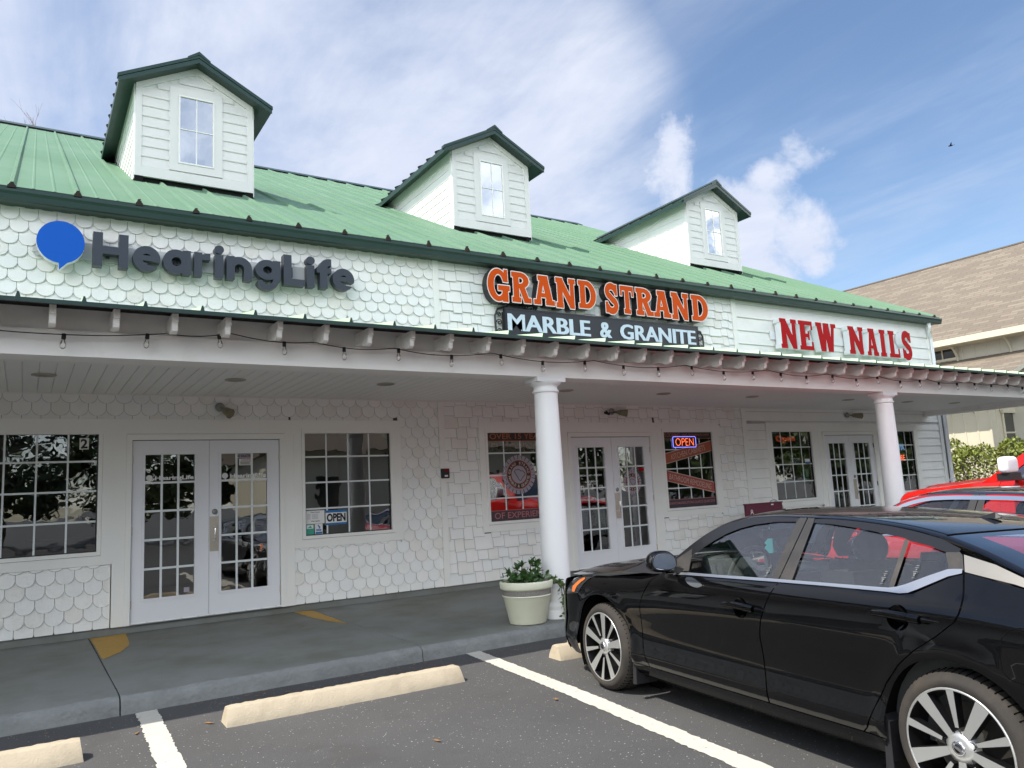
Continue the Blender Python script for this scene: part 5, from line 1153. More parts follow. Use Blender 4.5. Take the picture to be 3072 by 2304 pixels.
def build_sedan(name, label, pnt, loc, rz, chrome_top=False, dark_roof=False, hero=True):
    t = thing(name, label, 'car', loc, rz)
    st = .035 if hero else .07
    g = .0045
    fd = [(.68,.878),(.592,.822),(.532,.719),(.49,.638),(.477,.536),(.471,.441),(.486,.366),(.521,.297),(.548,.258)]     # front shut line of the front door
    bc = [(1.722,.895),(1.715,.875),(1.682,.798),(1.629,.686),(1.60,.586),(1.60,.448),(1.621,.337),(1.627,.258)]             # between the doors
    rc = [(2.728,1.003),(2.755,.94),(2.775,.885),(2.772,.852),(2.755,.817),(2.668,.747),(2.566,.678),(2.467,.597),(2.384,.503),(2.301,.372),(2.256,.282),(2.231,.258)]
    sh = lambda L, d: [(a+d, b) for a, b in L]
    top_line = lambda a, b, n=8, d=0: [(a+(b-a)*i/n, ztop(a+(b-a)*i/n)+d) for i in range(n+1)]
    body = MB()
    # front wing
    arcF = arcp(0, AR, -8, 178, 26)
    wing = [(-.235,.772)]+top_line(-.20, .66, 14, -.002)+sh(fd, -g)+[(.36,.258)]+arcF[:17]+[(-.30,.60),(-.335,.655),(-.22,.765)]
    car_patch(body, wing, side, st)
    # rocker below the doors
    car_patch(body, [(.362,.252),(2.35,.252),(2.335,.17),(1.6,.166),(.38,.185)], side, st)
    # rear quarter with arch
    arcR = arcp(2.709, AR2, 188, 0, 26)
    q = sh(rc, g)+[(2.35,.258)]+arcR+[(3.06,.26),(3.45,.27),(3.45,.55),(3.45,.80)]+[(3.45,.889),(3.2,.925),(3.0,.960),(2.742,1.004)]
    car_patch(body, q, side, st)
    # rear end, deck
    for zz in ((.17,.26,.40,.55,.68,.80,.87),):
        P = [[(plan(s, z)-HW+low(z) if s < 3.779 else 0, -s-(.0), z) for z in zz] for s in np.concatenate([np.linspace(3.45, 3.7, 8), 3.7+.079*np.sin(np.linspace(.1, 1, 8)*pi/2)])]
        body.grid(P, 0, True)
    deck = MB()
    P = [[top(14, v)] for v in np.linspace(0, 1, 9)]
    rows = [[(lambda p, q_: (p[0]+(q_[0]-p[0])*u, p[1]+(q_[1]-p[1])*u, p[2]+(q_[2]-p[2])*u**1.5))(top(14, v), ((v-1)*(.72), -3.775, .885)) for u in np.linspace(0, 1, 6)] for v in np.linspace(0, 1, 9)]
    deck.grid(rows, 0, True, flip=True); fin(deck, 'boot_lid', [pnt], t)
    # front bumper: side piece then the nose
    bump = [(-.345,.648),(-.31,.593)]+arcF[17:]+[(-.37,.20),(-.45,.175),(-.62,.175),(-.62,.648)]
    fb = MB(); car_patch(fb, bump, side, st)
    def nose(phi, z, off=0):
        e = .735-rec(z); S = sin(phi)**(2/3.6); C = max(cos(phi), 0)**(2/3.6); return (.86*(1-C)+low(z)*(1-phi/(pi/2))+.012*.25-HW*1.0+(.025*(phi/(pi/2)))-off*C, .20+e*S+off*S, z)
    ph0 = math.asin((.42/.735)**1.8)
    def nose_patch(mb, z0, z1, ph_a, ph_b, nz, npn, mi=0, off=0.):
        P = [[nose(ph_a+(ph_b-ph_a)*i/npn, z0+(z1-z0)*j/nz, off) for j in range(nz+1)] for i in range(npn+1)]
        mb.grid(P, mi, True, flip=True)
    nose_patch(fb, .175, .648, ph0, pi/2, 9, 26)
    nose_patch(fb, .648, .70, radians(62), pi/2, 2, 12)
    fin(fb, 'front_bumper', [pnt], t)
    gr = MB(); nose_patch(gr, .30, .62, radians(74), pi/2, 5, 8, 0, .006); fin(gr, 'grille', [M['gasket']], t)
    for sg in (0, 1):
        hl = MB(); hs = [(-.245,.776),(-.345,.652)]
        car_patch(hl, [(-.235,.775),(-.33,.652),(-.62,.646),(-.62,.735),(-.45,.762),(-.25,.782)], side, .03, 0, .002)
        nose_patch(hl, .646, .735, ph0*1.02, radians(63), 3, 12, 0, .002)
        hl.add([(p[0], p[1], p[2]) for p in (nose(ph0*1.05, .735, .004), nose(radians(40), .735, .004), nose(radians(40), .72, .006), nose(ph0*1.05, .72, .006))], [(0,1,2,3)], 1)
        h = fin(hl, 'headlight', [M['lamp'], M['chrome']], t, False)
        am = MB(); car_patch(am, [(-.30,.752),(-.36,.70),(-.385,.655),(-.43,.653),(-.435,.69),(-.385,.735),(-.335,.762)], side, .03, 0, .005); a = fin(am, 'amber_reflector', [M['amber']], h, False)
        if sg: h.scale = (-1, 1, 1)
    fin(body, 'body', [pnt], t)
    # bonnet and scuttle
    bo = MB(); fr = [(-.84,.30),(-.875,.45),(-.895,.65),(-.90,HW)]
    car_patch(bo, [(.145,.105),(-.23,.095),(-.47,.118),(-.60,.15),(-.70,.19),(-.78,.235)]+fr+[(.06,HW),(.075,.62),(.12,.40),(.21,.20)], hood, st*1.2, flip=True); fin(bo, 'bonnet', [pnt], t)
    cw = MB(); car_patch(cw, [(.155,.10),(.22,.205),(.13,.405),(.085,.625),(.07,HW),(.20,HW),(.24,.60),(.36,.30),(.66,.085),(.58,.075)], lambda s, tt: (hood(s, tt)[0], hood(s, tt)[1], Hz(s, tt)-.006), st*1.2, flip=True); fin(cw, 'scuttle', [M['gasket'] if hero else pnt], t)
    # doors with their glass, handles
    fdoor = sh(fd, g)+[(1.62,.258)]+sh(bc, -g)[::-1][1:]+top_line(1.70, .70, 12, -.001)
    rdoor = sh(bc, g)+[(2.226,.258)]+sh(rc, -g)[::-1][1:]+[(2.66,.975),(2.53,.905),(2.45,.900)]+top_line(2.40, 1.80, 8, -.001)
    glF = [(.93,.894),(.87,.985),(.919,1.019),(1.001,1.076),(1.089,1.123),(1.184,1.156),(1.294,1.180),(1.468,1.200),(1.618,1.200),(1.646,.905)]
    glR = [(1.811,.910),(1.756,1.195),(1.876,1.190),(2.085,1.170),(2.24,1.150),(2.372,1.131),(2.397,.918)]
    glQ = [(2.432,.921),(2.408,1.119),(2.515,1.102),(2.607,1.080),(2.648,1.018),(2.542,.967),(2.485,.938)]
    doors = {}
    for nm, pl, gls in (('front', fdoor, [glF]), ('rear', rdoor, [glR, glQ])):
        hs, hz = (1.49, .742) if nm == 'front' else (2.50, .808)
        d = MB(); car_patch(d, pl, side, st, holes=[[(hs-.015+.058*cos(2*pi*k/28), hz-.006+.056*sin(2*pi*k/28)) for k in range(28)]]); o = fin(d, 'door', [pnt], t, False); o2 = mirror_obj(o, t, 'door'); doors[nm] = o
        for gg in gls:
            q = MB(); car_patch(q, gg, side, .06, 0, -.006); w = fin(q, 'door_glass', [M['cglass']], o, False); mirror_obj(w, o2, 'door_glass')
            if hero:
                e = MB(); sx = max(p[0] for p in gg)-.07; zz = .955
                if gg is glF: sx, zz = 1.60, .945
                if gg is glR: sx, zz = 2.35, .965
                if gg is glQ: sx, zz = 2.50, 1.0
                for k, (w_, h_) in enumerate(((.015,.0025),(.022,.002),(.008,.004),(.026,.0025),(.015,.0045),(.007,.006),(.015,.002))):
                    a, b = sx-w_/2, zz-.0085*k+.02; e.add([side(a, b), side(a+w_, b), side(a+w_, b+h_), side(a, b+h_)], [(0,1,2,3)])
                e.v = [(p[0]-.0, p[1], p[2]) for p in e.v]; fin(e, 'glass_etching', [M['etch']], w, False)
        c = MB(); P = []; hs -= .015; hz -= .006
        for i in range(9):
            r = i/8; P.append([(side(hs+.0585*r*cos(a), hz+.0565*r*sin(a))[0]+.030*(1-r**2.5), -(hs+.0585*r*cos(a)), hz+.0565*r*sin(a)) for a in [2*pi*k/28 for k in range(29)]])
        c.grid(P, 0, True, flip=True); hs += .015; hz += .006
        pts = [(hs-.150,hz+.000),(hs-.12,hz+.007),(hs-.05,hz+.010),(hs+.03,hz+.008),(hs+.055,hz+.006)]
        c.tube([(side(a, b)[0]-.026, -a, b) for a, b in pts], [.006,.014,.018,.019,.018], 14, 0); c.tube([(side(hs+.06, hz)[0]-.027, -(hs+.060), hz+.005), (side(hs+.10, hz)[0]-.027, -(hs+.115), hz+.002)], [.020,.018], 14, 0)
        c.tube([(side(hs+.11, hz)[0]-.012, -(hs+.105), hz+.001), (side(hs+.18, hz)[0]+.002, -(hs+.185), hz-.002)], [.014,.002], 10, 0)
        c.bar((side(hs-.1,hz)[0], -(hs-.125), hz), (side(hs-.1,hz)[0]-.024, -(hs-.11), hz+.004), .02, .02, 0)
        h = c.build('door_handle', [pnt, M['gloss']], o); mirror_obj(h, o2, 'door_handle')
    # black pillars and roof frame between glass and rail
    pl = MB()
    rail_pts = [(rs_(w), rz_(w)) for w in np.linspace(.35, 12.2, 44)]
    rail_top = [(a, b-.004) for a, b in rail_pts]
    loF = [(.70,.884),(.925,.893)]
    outline = [(.68,.886)]+rail_top+[(2.72,1.02)]
    # strips: above the front glass, B pillar, above the rear glass, C piece
    mid = lambda L, a, b: [p for p in rail_top if a <= p[0] <= b]
    blk = lambda pts_, off=.001, mi=0: car_patch(pl, pts_, side, .04, mi, off)
    blk([(.70,.888)]+mid(0,.70,1.64)+[(1.64,1.222),(1.624,1.202)]+glF[1:9][::-1][1:]+[(.93,.894)], .001, 1)
    blk([(1.652,.900),(1.626,1.200),(1.64,1.224),(1.692,1.222),(1.708,.900)], .003); blk([(1.716,.900),(1.700,1.222),(1.75,1.220),(1.756,1.196),(1.806,.908)], .003)
    blk([(1.75,1.217)]+mid(0,1.76,2.62)+[(2.672,1.100),(2.672,1.084),(2.607,1.084),(2.515,1.106),(2.408,1.123),(2.372,1.135),(2.24,1.154),(2.085,1.174),(1.876,1.194),(1.758,1.198)], .001, 1)
    blk([(2.401,.916),(2.376,1.132),(2.404,1.122),(2.428,.920)], .003)
    blk([(2.609,1.082),(2.674,1.086),(2.692,1.074),(2.724,1.014),(2.652,1.018)], .002)
    blk([(.70,.876),(.70,.905),(.75,.962),(.84,1.022),(.872,.985),(.93,.894)], .004)
    two(pl, 'pillar_trim', [M['blacktrim'], M['gloss'] if not chrome_top else M['pred']], t)
    tr = MB(); car_patch(tr, [(2.732,1.008),(2.698,1.076),(2.85,1.043),(2.997,.993),(3.2,.932),(3.15,.931),(2.95,.975)], side, .04, 0, .003); two(tr, 'quarter_trim', [M['greytrim'] if hero else M['gloss']], t)
    cr = MB(); car_patch(cr, [(.80,.862),(.94,.870),(1.317,.879),(1.704,.889),(2.056,.897),(2.40,.901),(2.471,.900),(2.51,.906),(2.551,.925),(2.668,.985),(2.723,1.001),(2.718,1.018),(2.655,1.014),(2.574,.981),(2.484,.940),(2.44,.925),(2.40,.918),(2.056,.911),(1.704,.904),(1.317,.894),(.94,.885),(.80,.876)], side, .05, 0, .005); two(cr, 'chrome_strip', [M['satin']], t)
    if chrome_top:
        cr = MB(); ins = lambda d: [(a+d*.5, b-d) for a, b in [(rs_(w), rz_(w)) for w in np.linspace(2.2, 12.0, 40)]]
        car_patch(cr, ins(.018)+ins(.052)[::-1], side, .05, 0, .006); two(cr, 'window_chrome', [M['chrome']], t)
    # roof, windscreen, rear window
    rf = MB(); vs = [0,.02,.05,.1,.17,.25,.35,.5,.65,.8,.9,1,1.1,1.2,1.35,1.5,1.65,1.75,1.83,1.9,1.95,1.98,2]
    ws = np.linspace(5.75, 11.25, 40); rf.grid([[top(w, v) for v in vs] for w in ws], 1 if dark_roof else 0, True)
    for va, vb in ((0,.055),(1.945,2)):
        rf.grid([[top(w, va+(vb-va)*k/3) for k in range(4)] for w in np.linspace(0, 5.75, 24)], 0, True); rf.grid([[top(w, va+(vb-va)*k/3) for k in range(4)] for w in np.linspace(11.25, 14, 14)], 0, True)
    for i in range(2):
        a = [top(w, 0 if i == 0 else 2) for w in np.linspace(0, 14, 60)]; rf.grid([[p, (p[0]*(1 if i else 1)+(.004 if i == 0 else -.004), p[1], p[2]-.022)] for p in a], 0, True)
    ro = rf.build('roof', [pnt, M['frit']], t)
    me = ro.data
    wsn = MB(); wsn.grid([[top(w, .06+1.88*k/24) for k in range(25)] for w in np.linspace(0, 5.70, 20)], 0, True); wsn.build('windscreen', [M['cglass']], t)
    rw = MB(); sub = MB()
    vv = [.055+1.89*k/40 for k in range(41)]; wws = np.linspace(11.3, 14, 24); Pg = [[top(w, v) for v in vv] for w in wws]
    nv = len(vv); fr_, gl_ = [], []
    for i in range(len(wws)-1):
        for j in range(nv-1):
            f = (i*nv+j, (i+1)*nv+j, (i+1)*nv+j+1, i*nv+j+1); (fr_ if (j < 4 or j > nv-6 or i < 2) else gl_).append(f)
    rw.add([p for r in Pg for p in r], gl_, 0, True); rw.add([p for r in Pg for p in r], fr_, 1, True); rw.build('rear_window', [M['cglass'], M['frit']], t)
    sm = MB(); sm.tube([(p[0], p[1], p[2]+.001) for p in [top(11.27, .05+1.9*k/40) for k in range(41)]], .004, 5); [sm.tube([(p[0], p[1], p[2]-.0005) for p in [top(w, v) for w in np.linspace(5.8, 11.25, 40)]], .0025, 4) for v in (.062, 1.938)]; sm.build('roof_seam', [M['liner']], t)
    if hero:
        a = MB(); c = Vector(top(10.4, .93)); a.add([(c.x, c.y+.075, c.z+.003),(c.x-.022, c.y-.04, c.z),(c.x+.022, c.y-.04, c.z),(c.x, c.y-.03, c.z+.032),(c.x-.008, c.y-.06, c.z+.006),(c.x+.008,c.y-.06,c.z+.006)], [(0,1,3),(0,3,2),(1,4,3),(3,5,2),(3,4,5)]); a.build('shark_fin_antenna', [M['gloss']], t)
        fl = MB(); lp = [(2.935,.70),(2.945,.775),(2.98,.812),(3.02,.825),(3.16,.82),(3.19,.80),(3.205,.73),(3.20,.64),(3.17,.62),(3.02,.615),(2.965,.625),(2.94,.65),(2.935,.70)]
        fl.tube([(side(a_, b_)[0]+.0018, -a_, b_) for a_, b_ in lp], .003, 5); fl.build('fuel_flap_line', [M['liner']], t)
    # mirrors
    for sg in (0, 1):
        c = MB(); cx, cy, cz = T(.82,.90)-HW-.135, -.82, .958
        P = []
        for i in range(13):
            a = pi*i/12; row = []
            for j in range(25):
                b = 2*pi*j/24; k = sin(a)**.55; row.append((cx+.108*k*abs(cos(b))**.75*(1 if cos(b) > 0 else -1)*(1.0-.12*(sin(b))), cy+.075*cos(a)*(1 if cos(a) > 0 else .35), cz+.068*k*abs(sin(b))**.8*(1 if sin(b) > 0 else -1)-.004*cos(b)))
            P.append(row)
        c.grid(P, 0, True, flip=True); c.bar((cx+.07, cy+.01, cz-.045), (cx+.16, cy-.04, cz-.075), .05, .035, 1); o = c.build('wing_mirror', [pnt, M['gloss']], t)
        m = MB(); ring = [(cx+.092*abs(cos(b))**.75*(1 if cos(b) > 0 else -1)*(1.0-.12*sin(b)), cy-.029, cz+.054*abs(sin(b))**.8*(1 if sin(b) > 0 else -1)-.004*cos(b)) for b in [2*pi*j/28 for j in range(28)]]
        m.add(ring, [tuple(range(28))]); m.build('mirror_glass', [M['mirror']], o)
        m = MB(); m.tube([(p[0]*1.0, p[1]+.001, p[2]) for p in ring+ring[:1]], .005, 5); m.build('mirror_rim', [M['gloss']], o)
        if sg: o.scale = (-1, 1, 1)
    # wheels, liners, underbody
    proto = wheel_parts('wheel', t, -1, 0)
    for sx, s_ in ((-1, 2.709), (1, 0), (1, 2.709)):
        w = copy_tree(proto, t); w.location = (sx*(HW-.012), -s_, .305); w.rotation_euler = (0 if sx > 0 else radians(28), 0, 0 if sx < 0 else pi)
    li = MB()
    for c_ in (0, 2.709):
        for sg in (-1, 1):
            P = [[(sg*(HW-x), -(c_+.372*cos(a)), .305+.372*sin(a)) for a in [radians(-30+240*k/24) for k in range(25)]] for x in (.035, .34)]; li.grid(P, 0, True); li.add([(sg*(HW-.34), -(c_+.372*cos(a)), .305+.372*sin(a)) for a in [2*pi*k/24 for k in range(24)]], [tuple(range(24))])
    li.box(-HW+.36, HW-.36, -3.5, .62, .16, .40); li.box(-HW+.07, HW-.07, -2.30, -.42, .17, .26); li.build('underbody', [M['liner']], t)
    if hero:
        for s_ in (.345, 2.338):
            mf = MB(); mf.prism([(-s_,.36),(-s_-.03,.33),(-s_-.03,.11),(-s_+.012,.105)], -HW+.03, -HW+.20, 'x'); mf.build('mud_flap', [M['gasket']], t)
    # cabin
    it = MB(); it.box(-.72, .72, -.95, -.50, .60, .82); it.prism([(-.42,.83),(-.80,.87),(-.90,.83),(-.90,.60),(-.42,.60)], -.74, .74, 'x'); it.prism([(-.66,.86),(-.70,.93),(-.80,.94),(-.90,.86)], -.60, -.16, 'x'); it.box(-.10,.18,-.90,-.87,.83,.96)
    it.build('dashboard', [M['dash']], t)
    for x in (-.37, .37):
        c = MB(); P = [[(x+.22*a, -1.78-.12*k/6-(.05 if abs(a) == 1 else 0)*0+.03*abs(a)**3, .50+.50*k/6) for a in (-1,-.7,0,.7,1)] for k in range(7)]
        c.grid(P, 0, True); c.grid([[(p[0], p[1]-.13, p[2]) for p in r] for r in P], 0, True, flip=True); c.box(x-.22, x+.22, -2.02, -1.80, .48, .95); c.box(x-.23, x+.23, -1.85, -1.32, .36, .50)
        c.sphere((x, -1.96, 1.06), .125, .055, .095, 14, 8); c.box(x-.04, x+.04, -1.98, -1.94, .95, 1.02); c.build('front_seat', [M['seat']], t)
    c = MB(); c.box(-.64, .64, -2.95, -2.78, .50, .98); c.box(-.64, .64, -2.85, -2.35, .34, .50); [c.sphere((x, -2.9, 1.02), .12, .05, .07, 12, 8) for x in (-.38, .38)]; c.build('rear_seat', [M['seat']], t)
    c = MB(); cx, cy, cz = -.37, -1.02, .855; c.tube([(cx+.17*cos(a), cy-.06*sin(a)*.9, cz+.17*sin(a)) for a in [2*pi*k/32 for k in range(33)]], .015, 8, cap=False); c.sphere((cx, cy, cz-.01), .07, .03, .06, 12, 8); [c.bar((cx, cy, cz-.01), (cx+.16*cos(a), cy-.05*sin(a), cz+.16*sin(a)), .02, .03) for a in (0, pi, -pi/2)]; c.bar((cx,cy,cz),(cx,cy+.3,cz-.1),.04,.04); c.build('steering_wheel', [M['dash']], t)
    c = MB(); c.grid([[(lambda p: (p[0]*.96, p[1], p[2]-.03))(top(w, v)) for v in np.linspace(.08, 1.92, 13)] for w in np.linspace(5.2, 11, 16)], 0, True, flip=True)
    for v in (.09, 1.91):
        c.grid([[(lambda p: (p[0]*.95, p[1]-.02, p[2]-.02))(top(w, v+dv)) for dv in (-.04, .04)] for w in np.linspace(1.0, 5.2, 10)], 0, True)
    c.build('headliner', [M['headl']], t)
    c = MB(); c.box(-.12, .12, -.90, -.875, 1.06, 1.12); c.tube([(0,-.875,1.11),(0,-.86,1.19)], .008, 6); c.build('rear_view_mirror', [M['gasket']], t)
    c = MB(); c.box(-HW+.12, HW-.12, -2.9, -.5, .27, .30); [c.box(sg*(HW-.13)-.015, sg*(HW-.13)+.015, -2.75, -.72, .30, .86) for sg in (-1, 1)]; c.build('cabin_lining', [M['dash']], t)
    return t
CZ = radians(-6.23)
fx, fy = 2.545+.99409*HW, -5.09-.10853*HW
build_sedan('black_sedan', 'glossy black four door sedan parked in front of the porch', M['pblack'], (fx, fy, G-.0185), CZ)
bpy.data.objects['black_sedan'].rotation_euler = (0, radians(1.2), CZ)      # rolled to lower the far roof edge; the lot is flat
def in_car(p, o=(fx, fy)): a = CZ; return (o[0]+p[0]*cos(a)-p[1]*sin(a), o[1]+p[0]*sin(a)+p[1]*cos(a), G+p[2])
t = thing('air_freshener', 'pale cyan card hanging from the mirror inside the black sedan', 'air freshener', in_car((0,-.865,.925)), CZ)
m = MB(); m.prism([(-.03,0),(.03,0),(.034,.03),(.05,.045),(.03,.07),(.042,.085),(.02,.11),(.012,.14),(-.012,.14),(-.02,.11),(-.042,.085),(-.03,.07),(-.05,.045),(-.034,.03)], -.003, .003, 'y'); m.tube([(0,0,.14),(0,.005,.19)], .002, 4); m.build('card', [M['cyan']], t); t.rotation_euler = (0,0,CZ+radians(-35))
RZR = radians(-5.0)
build_sedan('red_sedan', 'dark red sedan with a black roof and chrome window line beyond the black sedan', M['pred'], (5.67+.877, -4.55, G), RZR, True, True, False)
# scarlet pickup
def pickup(loc, rz):
    t = thing('pickup_truck', 'bright scarlet pickup truck with a white mirror cap at the right edge', 'pickup truck', loc, rz); P_ = M['pscarlet']; H2 = .95
    arcs = lambda c, r, a0, a1, n=14: [(c+r*cos(radians(a0+(a1-a0)*i/n)), .40+r*sin(radians(a0+(a1-a0)*i/n))) for i in range(n+1)]
    tz = itp((-.95,-.86,-.7,-.3,.3,.8,1.3,3.0,5.0), (1.03,1.12,1.185,1.225,1.277,1.29,1.295,1.30,1.30))
    tw = itp((-.95,-.8,-.5,0,1,5), (.20,.09,.04,.015,.0,.0))
    sd = lambda s, z: (-(H2-tw(s)-.05*max(0, (z-.75))**1.0*.6-.10*max(0, .5-z)**1.2-(.07*exp(-(tz(s)-z)/.03) if z < tz(s)+.001 else .07)), -s, z)
    b = MB(); outline = [(s, tz(s)) for s in np.linspace(-.93, .50, 16)]+[(.50,.42),(.46,.42)]+arcs(0,.46,0,180)+[(-.93,.42)]
    car_patch(b, outline, sd, .07)
    nose_ = MB(); nose_.grid([[(lambda p: (p[0]*u, p[1]+.05*(1-u*u), p[2]))(sd(-.93, z)) for u in np.linspace(1, 0, 8)] for z in np.linspace(.42, 1.04, 8)], 0, True); fin(nose_, 'front_bumper', [M['chrome']], t)
    bed = [(s, 1.28) for s in (2.95, 4.55)]+[(4.55,.45),(4.0,.45)]+arcs(3.55,.46,0,180)+[(2.95,.45)]
    two(b, 'front_wing', [P_], t); b = MB(); car_patch(b, bed, sd, .1); two(b, 'bed_side', [P_], t); b = MB(); b.box(-.9, .9, -4.6, -4.55, .45, 1.28); b.build('tailgate', [P_], t)
    hd = MB(); hd.grid([[(lambda p: (p[0]*u, p[1], p[2]+.05*(1-u*u)+(.02 if abs(u) < .5 else 0)))(sd(s, tz(s))) for u in np.linspace(1, 0, 12)] for s in np.linspace(-.93, .42, 22)], 0, True); fin(hd, 'bonnet', [P_], t)
    for a, b_ in ((.505, 1.65), (1.66, 2.93)):
        d = MB(); car_patch(d, [(a, tz(a)-.0),(a,.42),(b_,.42),(b_, tz(b_))], sd, .08); two(d, 'door', [P_], t)
    gh = lambda s, z: (-(H2-.075-.30*max(0, z-1.27)), -s, z)
    pl = MB(); fr = [(.28,1.265),(.72,1.57),(1.05,1.75),(1.25,1.82),(1.9,1.86),(2.7,1.84),(2.93,1.77),(2.97,1.28)]; car_patch(pl, fr+[(2.93,1.28),(2.86,1.72),(2.70,1.77),(1.72,1.78),(1.69,1.29),(1.62,1.29),(1.62,1.78),(1.32,1.75),(1.12,1.69),(.80,1.50),(.66,1.39),(.64,1.285)], gh, .06); fin(pl, 'cab_frame', [P_], t)
    for w in ([(.65,1.285),(.67,1.39),(.80,1.50),(1.12,1.69),(1.32,1.75),(1.61,1.78),(1.61,1.29)], [(1.70,1.29),(1.73,1.78),(2.70,1.77),(2.86,1.72),(2.93,1.28)]):
        q = MB(); car_patch(q, w, gh, .12, 0, -.01); fin(q, 'door_glass', [M['cglass']], t)
    rf = MB(); rf.grid([[(lambda p: (p[0]*u, p[1], p[2]+.045*(1-u**4)))(gh(s, z)) for u in np.linspace(1, 0, 8)] for s, z in [(1.05,1.75),(1.25,1.82),(1.9,1.86),(2.7,1.84),(2.93,1.77)]], 0, True); fin(rf, 'roof', [P_], t)
    ws_ = MB(); ws_.grid([[(lambda p: (p[0]*u, p[1]+.10*(1-u*u), p[2]+.02*(1-u*u)))(gh(.29+.76*k/8, 1.265+.485*k/8)) for u in np.linspace(1, 0, 8)] for k in range(9)], 0, True); fin(ws_, 'windscreen', [M['cglass']], t)
    bk = MB(); bk.grid([[(lambda p: (p[0]*u, p[1], p[2]))(gh(2.95, 1.28+.49*k/4)) for u in np.linspace(1, 0, 5)] for k in range(5)], 0, True); fin(bk, 'rear_window', [M['cglass']], t)
    for sg in (-1, 1):
        q_ = lambda v, e: (abs(v)**e)*(1 if v > 0 else -1)
        m = MB(); m.grid([[(sg*1.12+.125*q_(sin(pi*i/14)*cos(2*pi*j/28), .45), -.75+.06*q_(cos(pi*i/14), .6), 1.462+.092*q_(sin(pi*i/14)*sin(2*pi*j/28), .45)) for j in range(29)] for i in range(15)], 0, True); o = m.build('wing_mirror', [M['lwhite']], t, recalc=True); m = MB(); m.box(sg*1.10-.10, sg*1.10+.10, -.81, -.66, 1.29, 1.373); m.bar((sg*1.02,-.72,1.325),(sg*.86,-.68,1.315),.05,.06); m.build('mirror_base', [M['gasket']], o)
    def whl(sx, s):
        W0 = bpy.data.objects.new('wheel', None); link(W0, t); W0.location = (sx*.93, -s, .39); W0.rotation_euler = (0, 0, 0 if sx < 0 else pi)
        m = MB(); m.lathe([(.25,.0),(.27,-.01),(.36,.0),(.39,.05),(.39,.22),(.25,.25)], 48, ax='x'); m.build('tyre', [M['tyre']], W0); m = MB(); m.lathe([(0,.0),(.07,-.005),(.10,.03),(.22,.02),(.255,-.008)], 40, ax='x'); m.build('rim', [M['alloy']], W0)
    for sx in (-1, 1):
        for s in (0, 3.55): whl(sx, s)
    u = MB(); u.box(-.80, .80, -4.5, .80, .35, .60); u.box(-.86, .86, -2.9, -.55, .44, .5); u.box(-.5,.5,-4.5,.7,.5,1.0) if 0 else None; u.build('underbody', [M['liner']], t)
    for x in (-.4, .4):
        s_ = MB(); s_.box(x-.25, x+.25, -2.25, -2.08, .7, 1.36); s_.sphere((x,-2.2,1.44), .13, .06, .10, 12, 8); s_.build('front_seat', [M['seat']], t)
pickup((8.36+.93, -4.75, G), radians(-5.0))
# ------------------------------------------------------------------ neighbouring building, hedge, trees
def uvbox(me, f):
    uv = me.uv_layers.new(name='UVMap')
    for l in me.loops: uv.data[l.index].uv = f(me.vertices[l.vertex_index].co)
NBX = 26.0
t = thing('shingled_building', 'cream board and batten building with a big tan shingle roof at the right edge', 'building', (NBX, 10, G))
def npart(name, mb, mats, par=t, rl=False):
    mb.v = [(p[0]-NBX, p[1]-10, p[2]-G) for p in mb.v]; return mb.build(name, mats, par, recalc=rl)
Y0n, Y1n = 1.2, 34
m = MB(); m.box(NBX, NBX+12, Y0n+.25, Y1n, G, 5.75); yb = Y0n+.3
while yb < 24: m.box(NBX-.022, NBX, yb-.022, yb+.022, 4.4, 5.62); yb += .40
npart('upper_wall', m, [M['cream2']])
LX = 24.6; LY = 2.62
m = MB(); m.box(LX, NBX-.01, LY, Y1n, G, 4.35); m.box(NBX-.005, NBX+8, LY, LY+.2, G, 4.35) if 0 else None
yb = LY+.02
while yb < 20: m.box(LX-.022, LX, yb-.022, yb+.022, G+.05, 4.3); yb += .385
xb = LX
while xb < NBX+9: m.box(xb-.022, xb+.022, LY-.022, LY, G+.05, 4.3); xb += .385
m.box(NBX, NBX+9, LY+.001, LY+.3, G, 4.349)
npart('lower_wall', m, [M['cream']])
m = MB(); ex, ez, rx, rzz = NBX-.75, 5.66, NBX+5.4, 9.85
m.add([(ex,Y0n-.35,ez),(ex,Y1n,ez),(rx,Y1n,rzz),(rx,Y0n-.35,rzz)], [(3,2,1,0)], 0); m.add([(rx,Y0n-.35,rzz),(rx,Y1n,rzz),(rx+6.2,Y1n,ez),(rx+6.2,Y0n-.35,ez)], [(3,2,1,0)], 0)
m.add([(ex,Y0n-.35,ez-.03),(ex,Y1n,ez-.03),(rx,Y1n,rzz-.03),(rx,Y0n-.35,rzz-.03)], [(0,1,2,3)], 1)
o = npart('upper_roof', m, [M['nroof'], M['cream2']])
sl_ = sqrt((rx-ex)**2+(rzz-ez)**2)/(rx-ex)
uvbox(o.data, lambda c: (c.y, c.x*sl_))
m = MB(); m.box(ex-.03, ex+.03, Y0n-.36, Y1n, ez-.20, ez+.005); m.add([(ex,Y0n-.3,ez-.2),(NBX,Y0n-.3,ez-.2),(NBX,Y1n,ez-.2),(ex,Y1n,ez-.2)], [(3,2,1,0)]); npart('fascia', m, [M['cream']])
m = MB(); m.box(rx-.06, rx+.06, Y0n-.36, Y1n, rzz-.02, rzz+.035); npart('ridge_cap', m, [M['bark']])
m = MB(); e2, z2_ = LX-1.0, 4.10
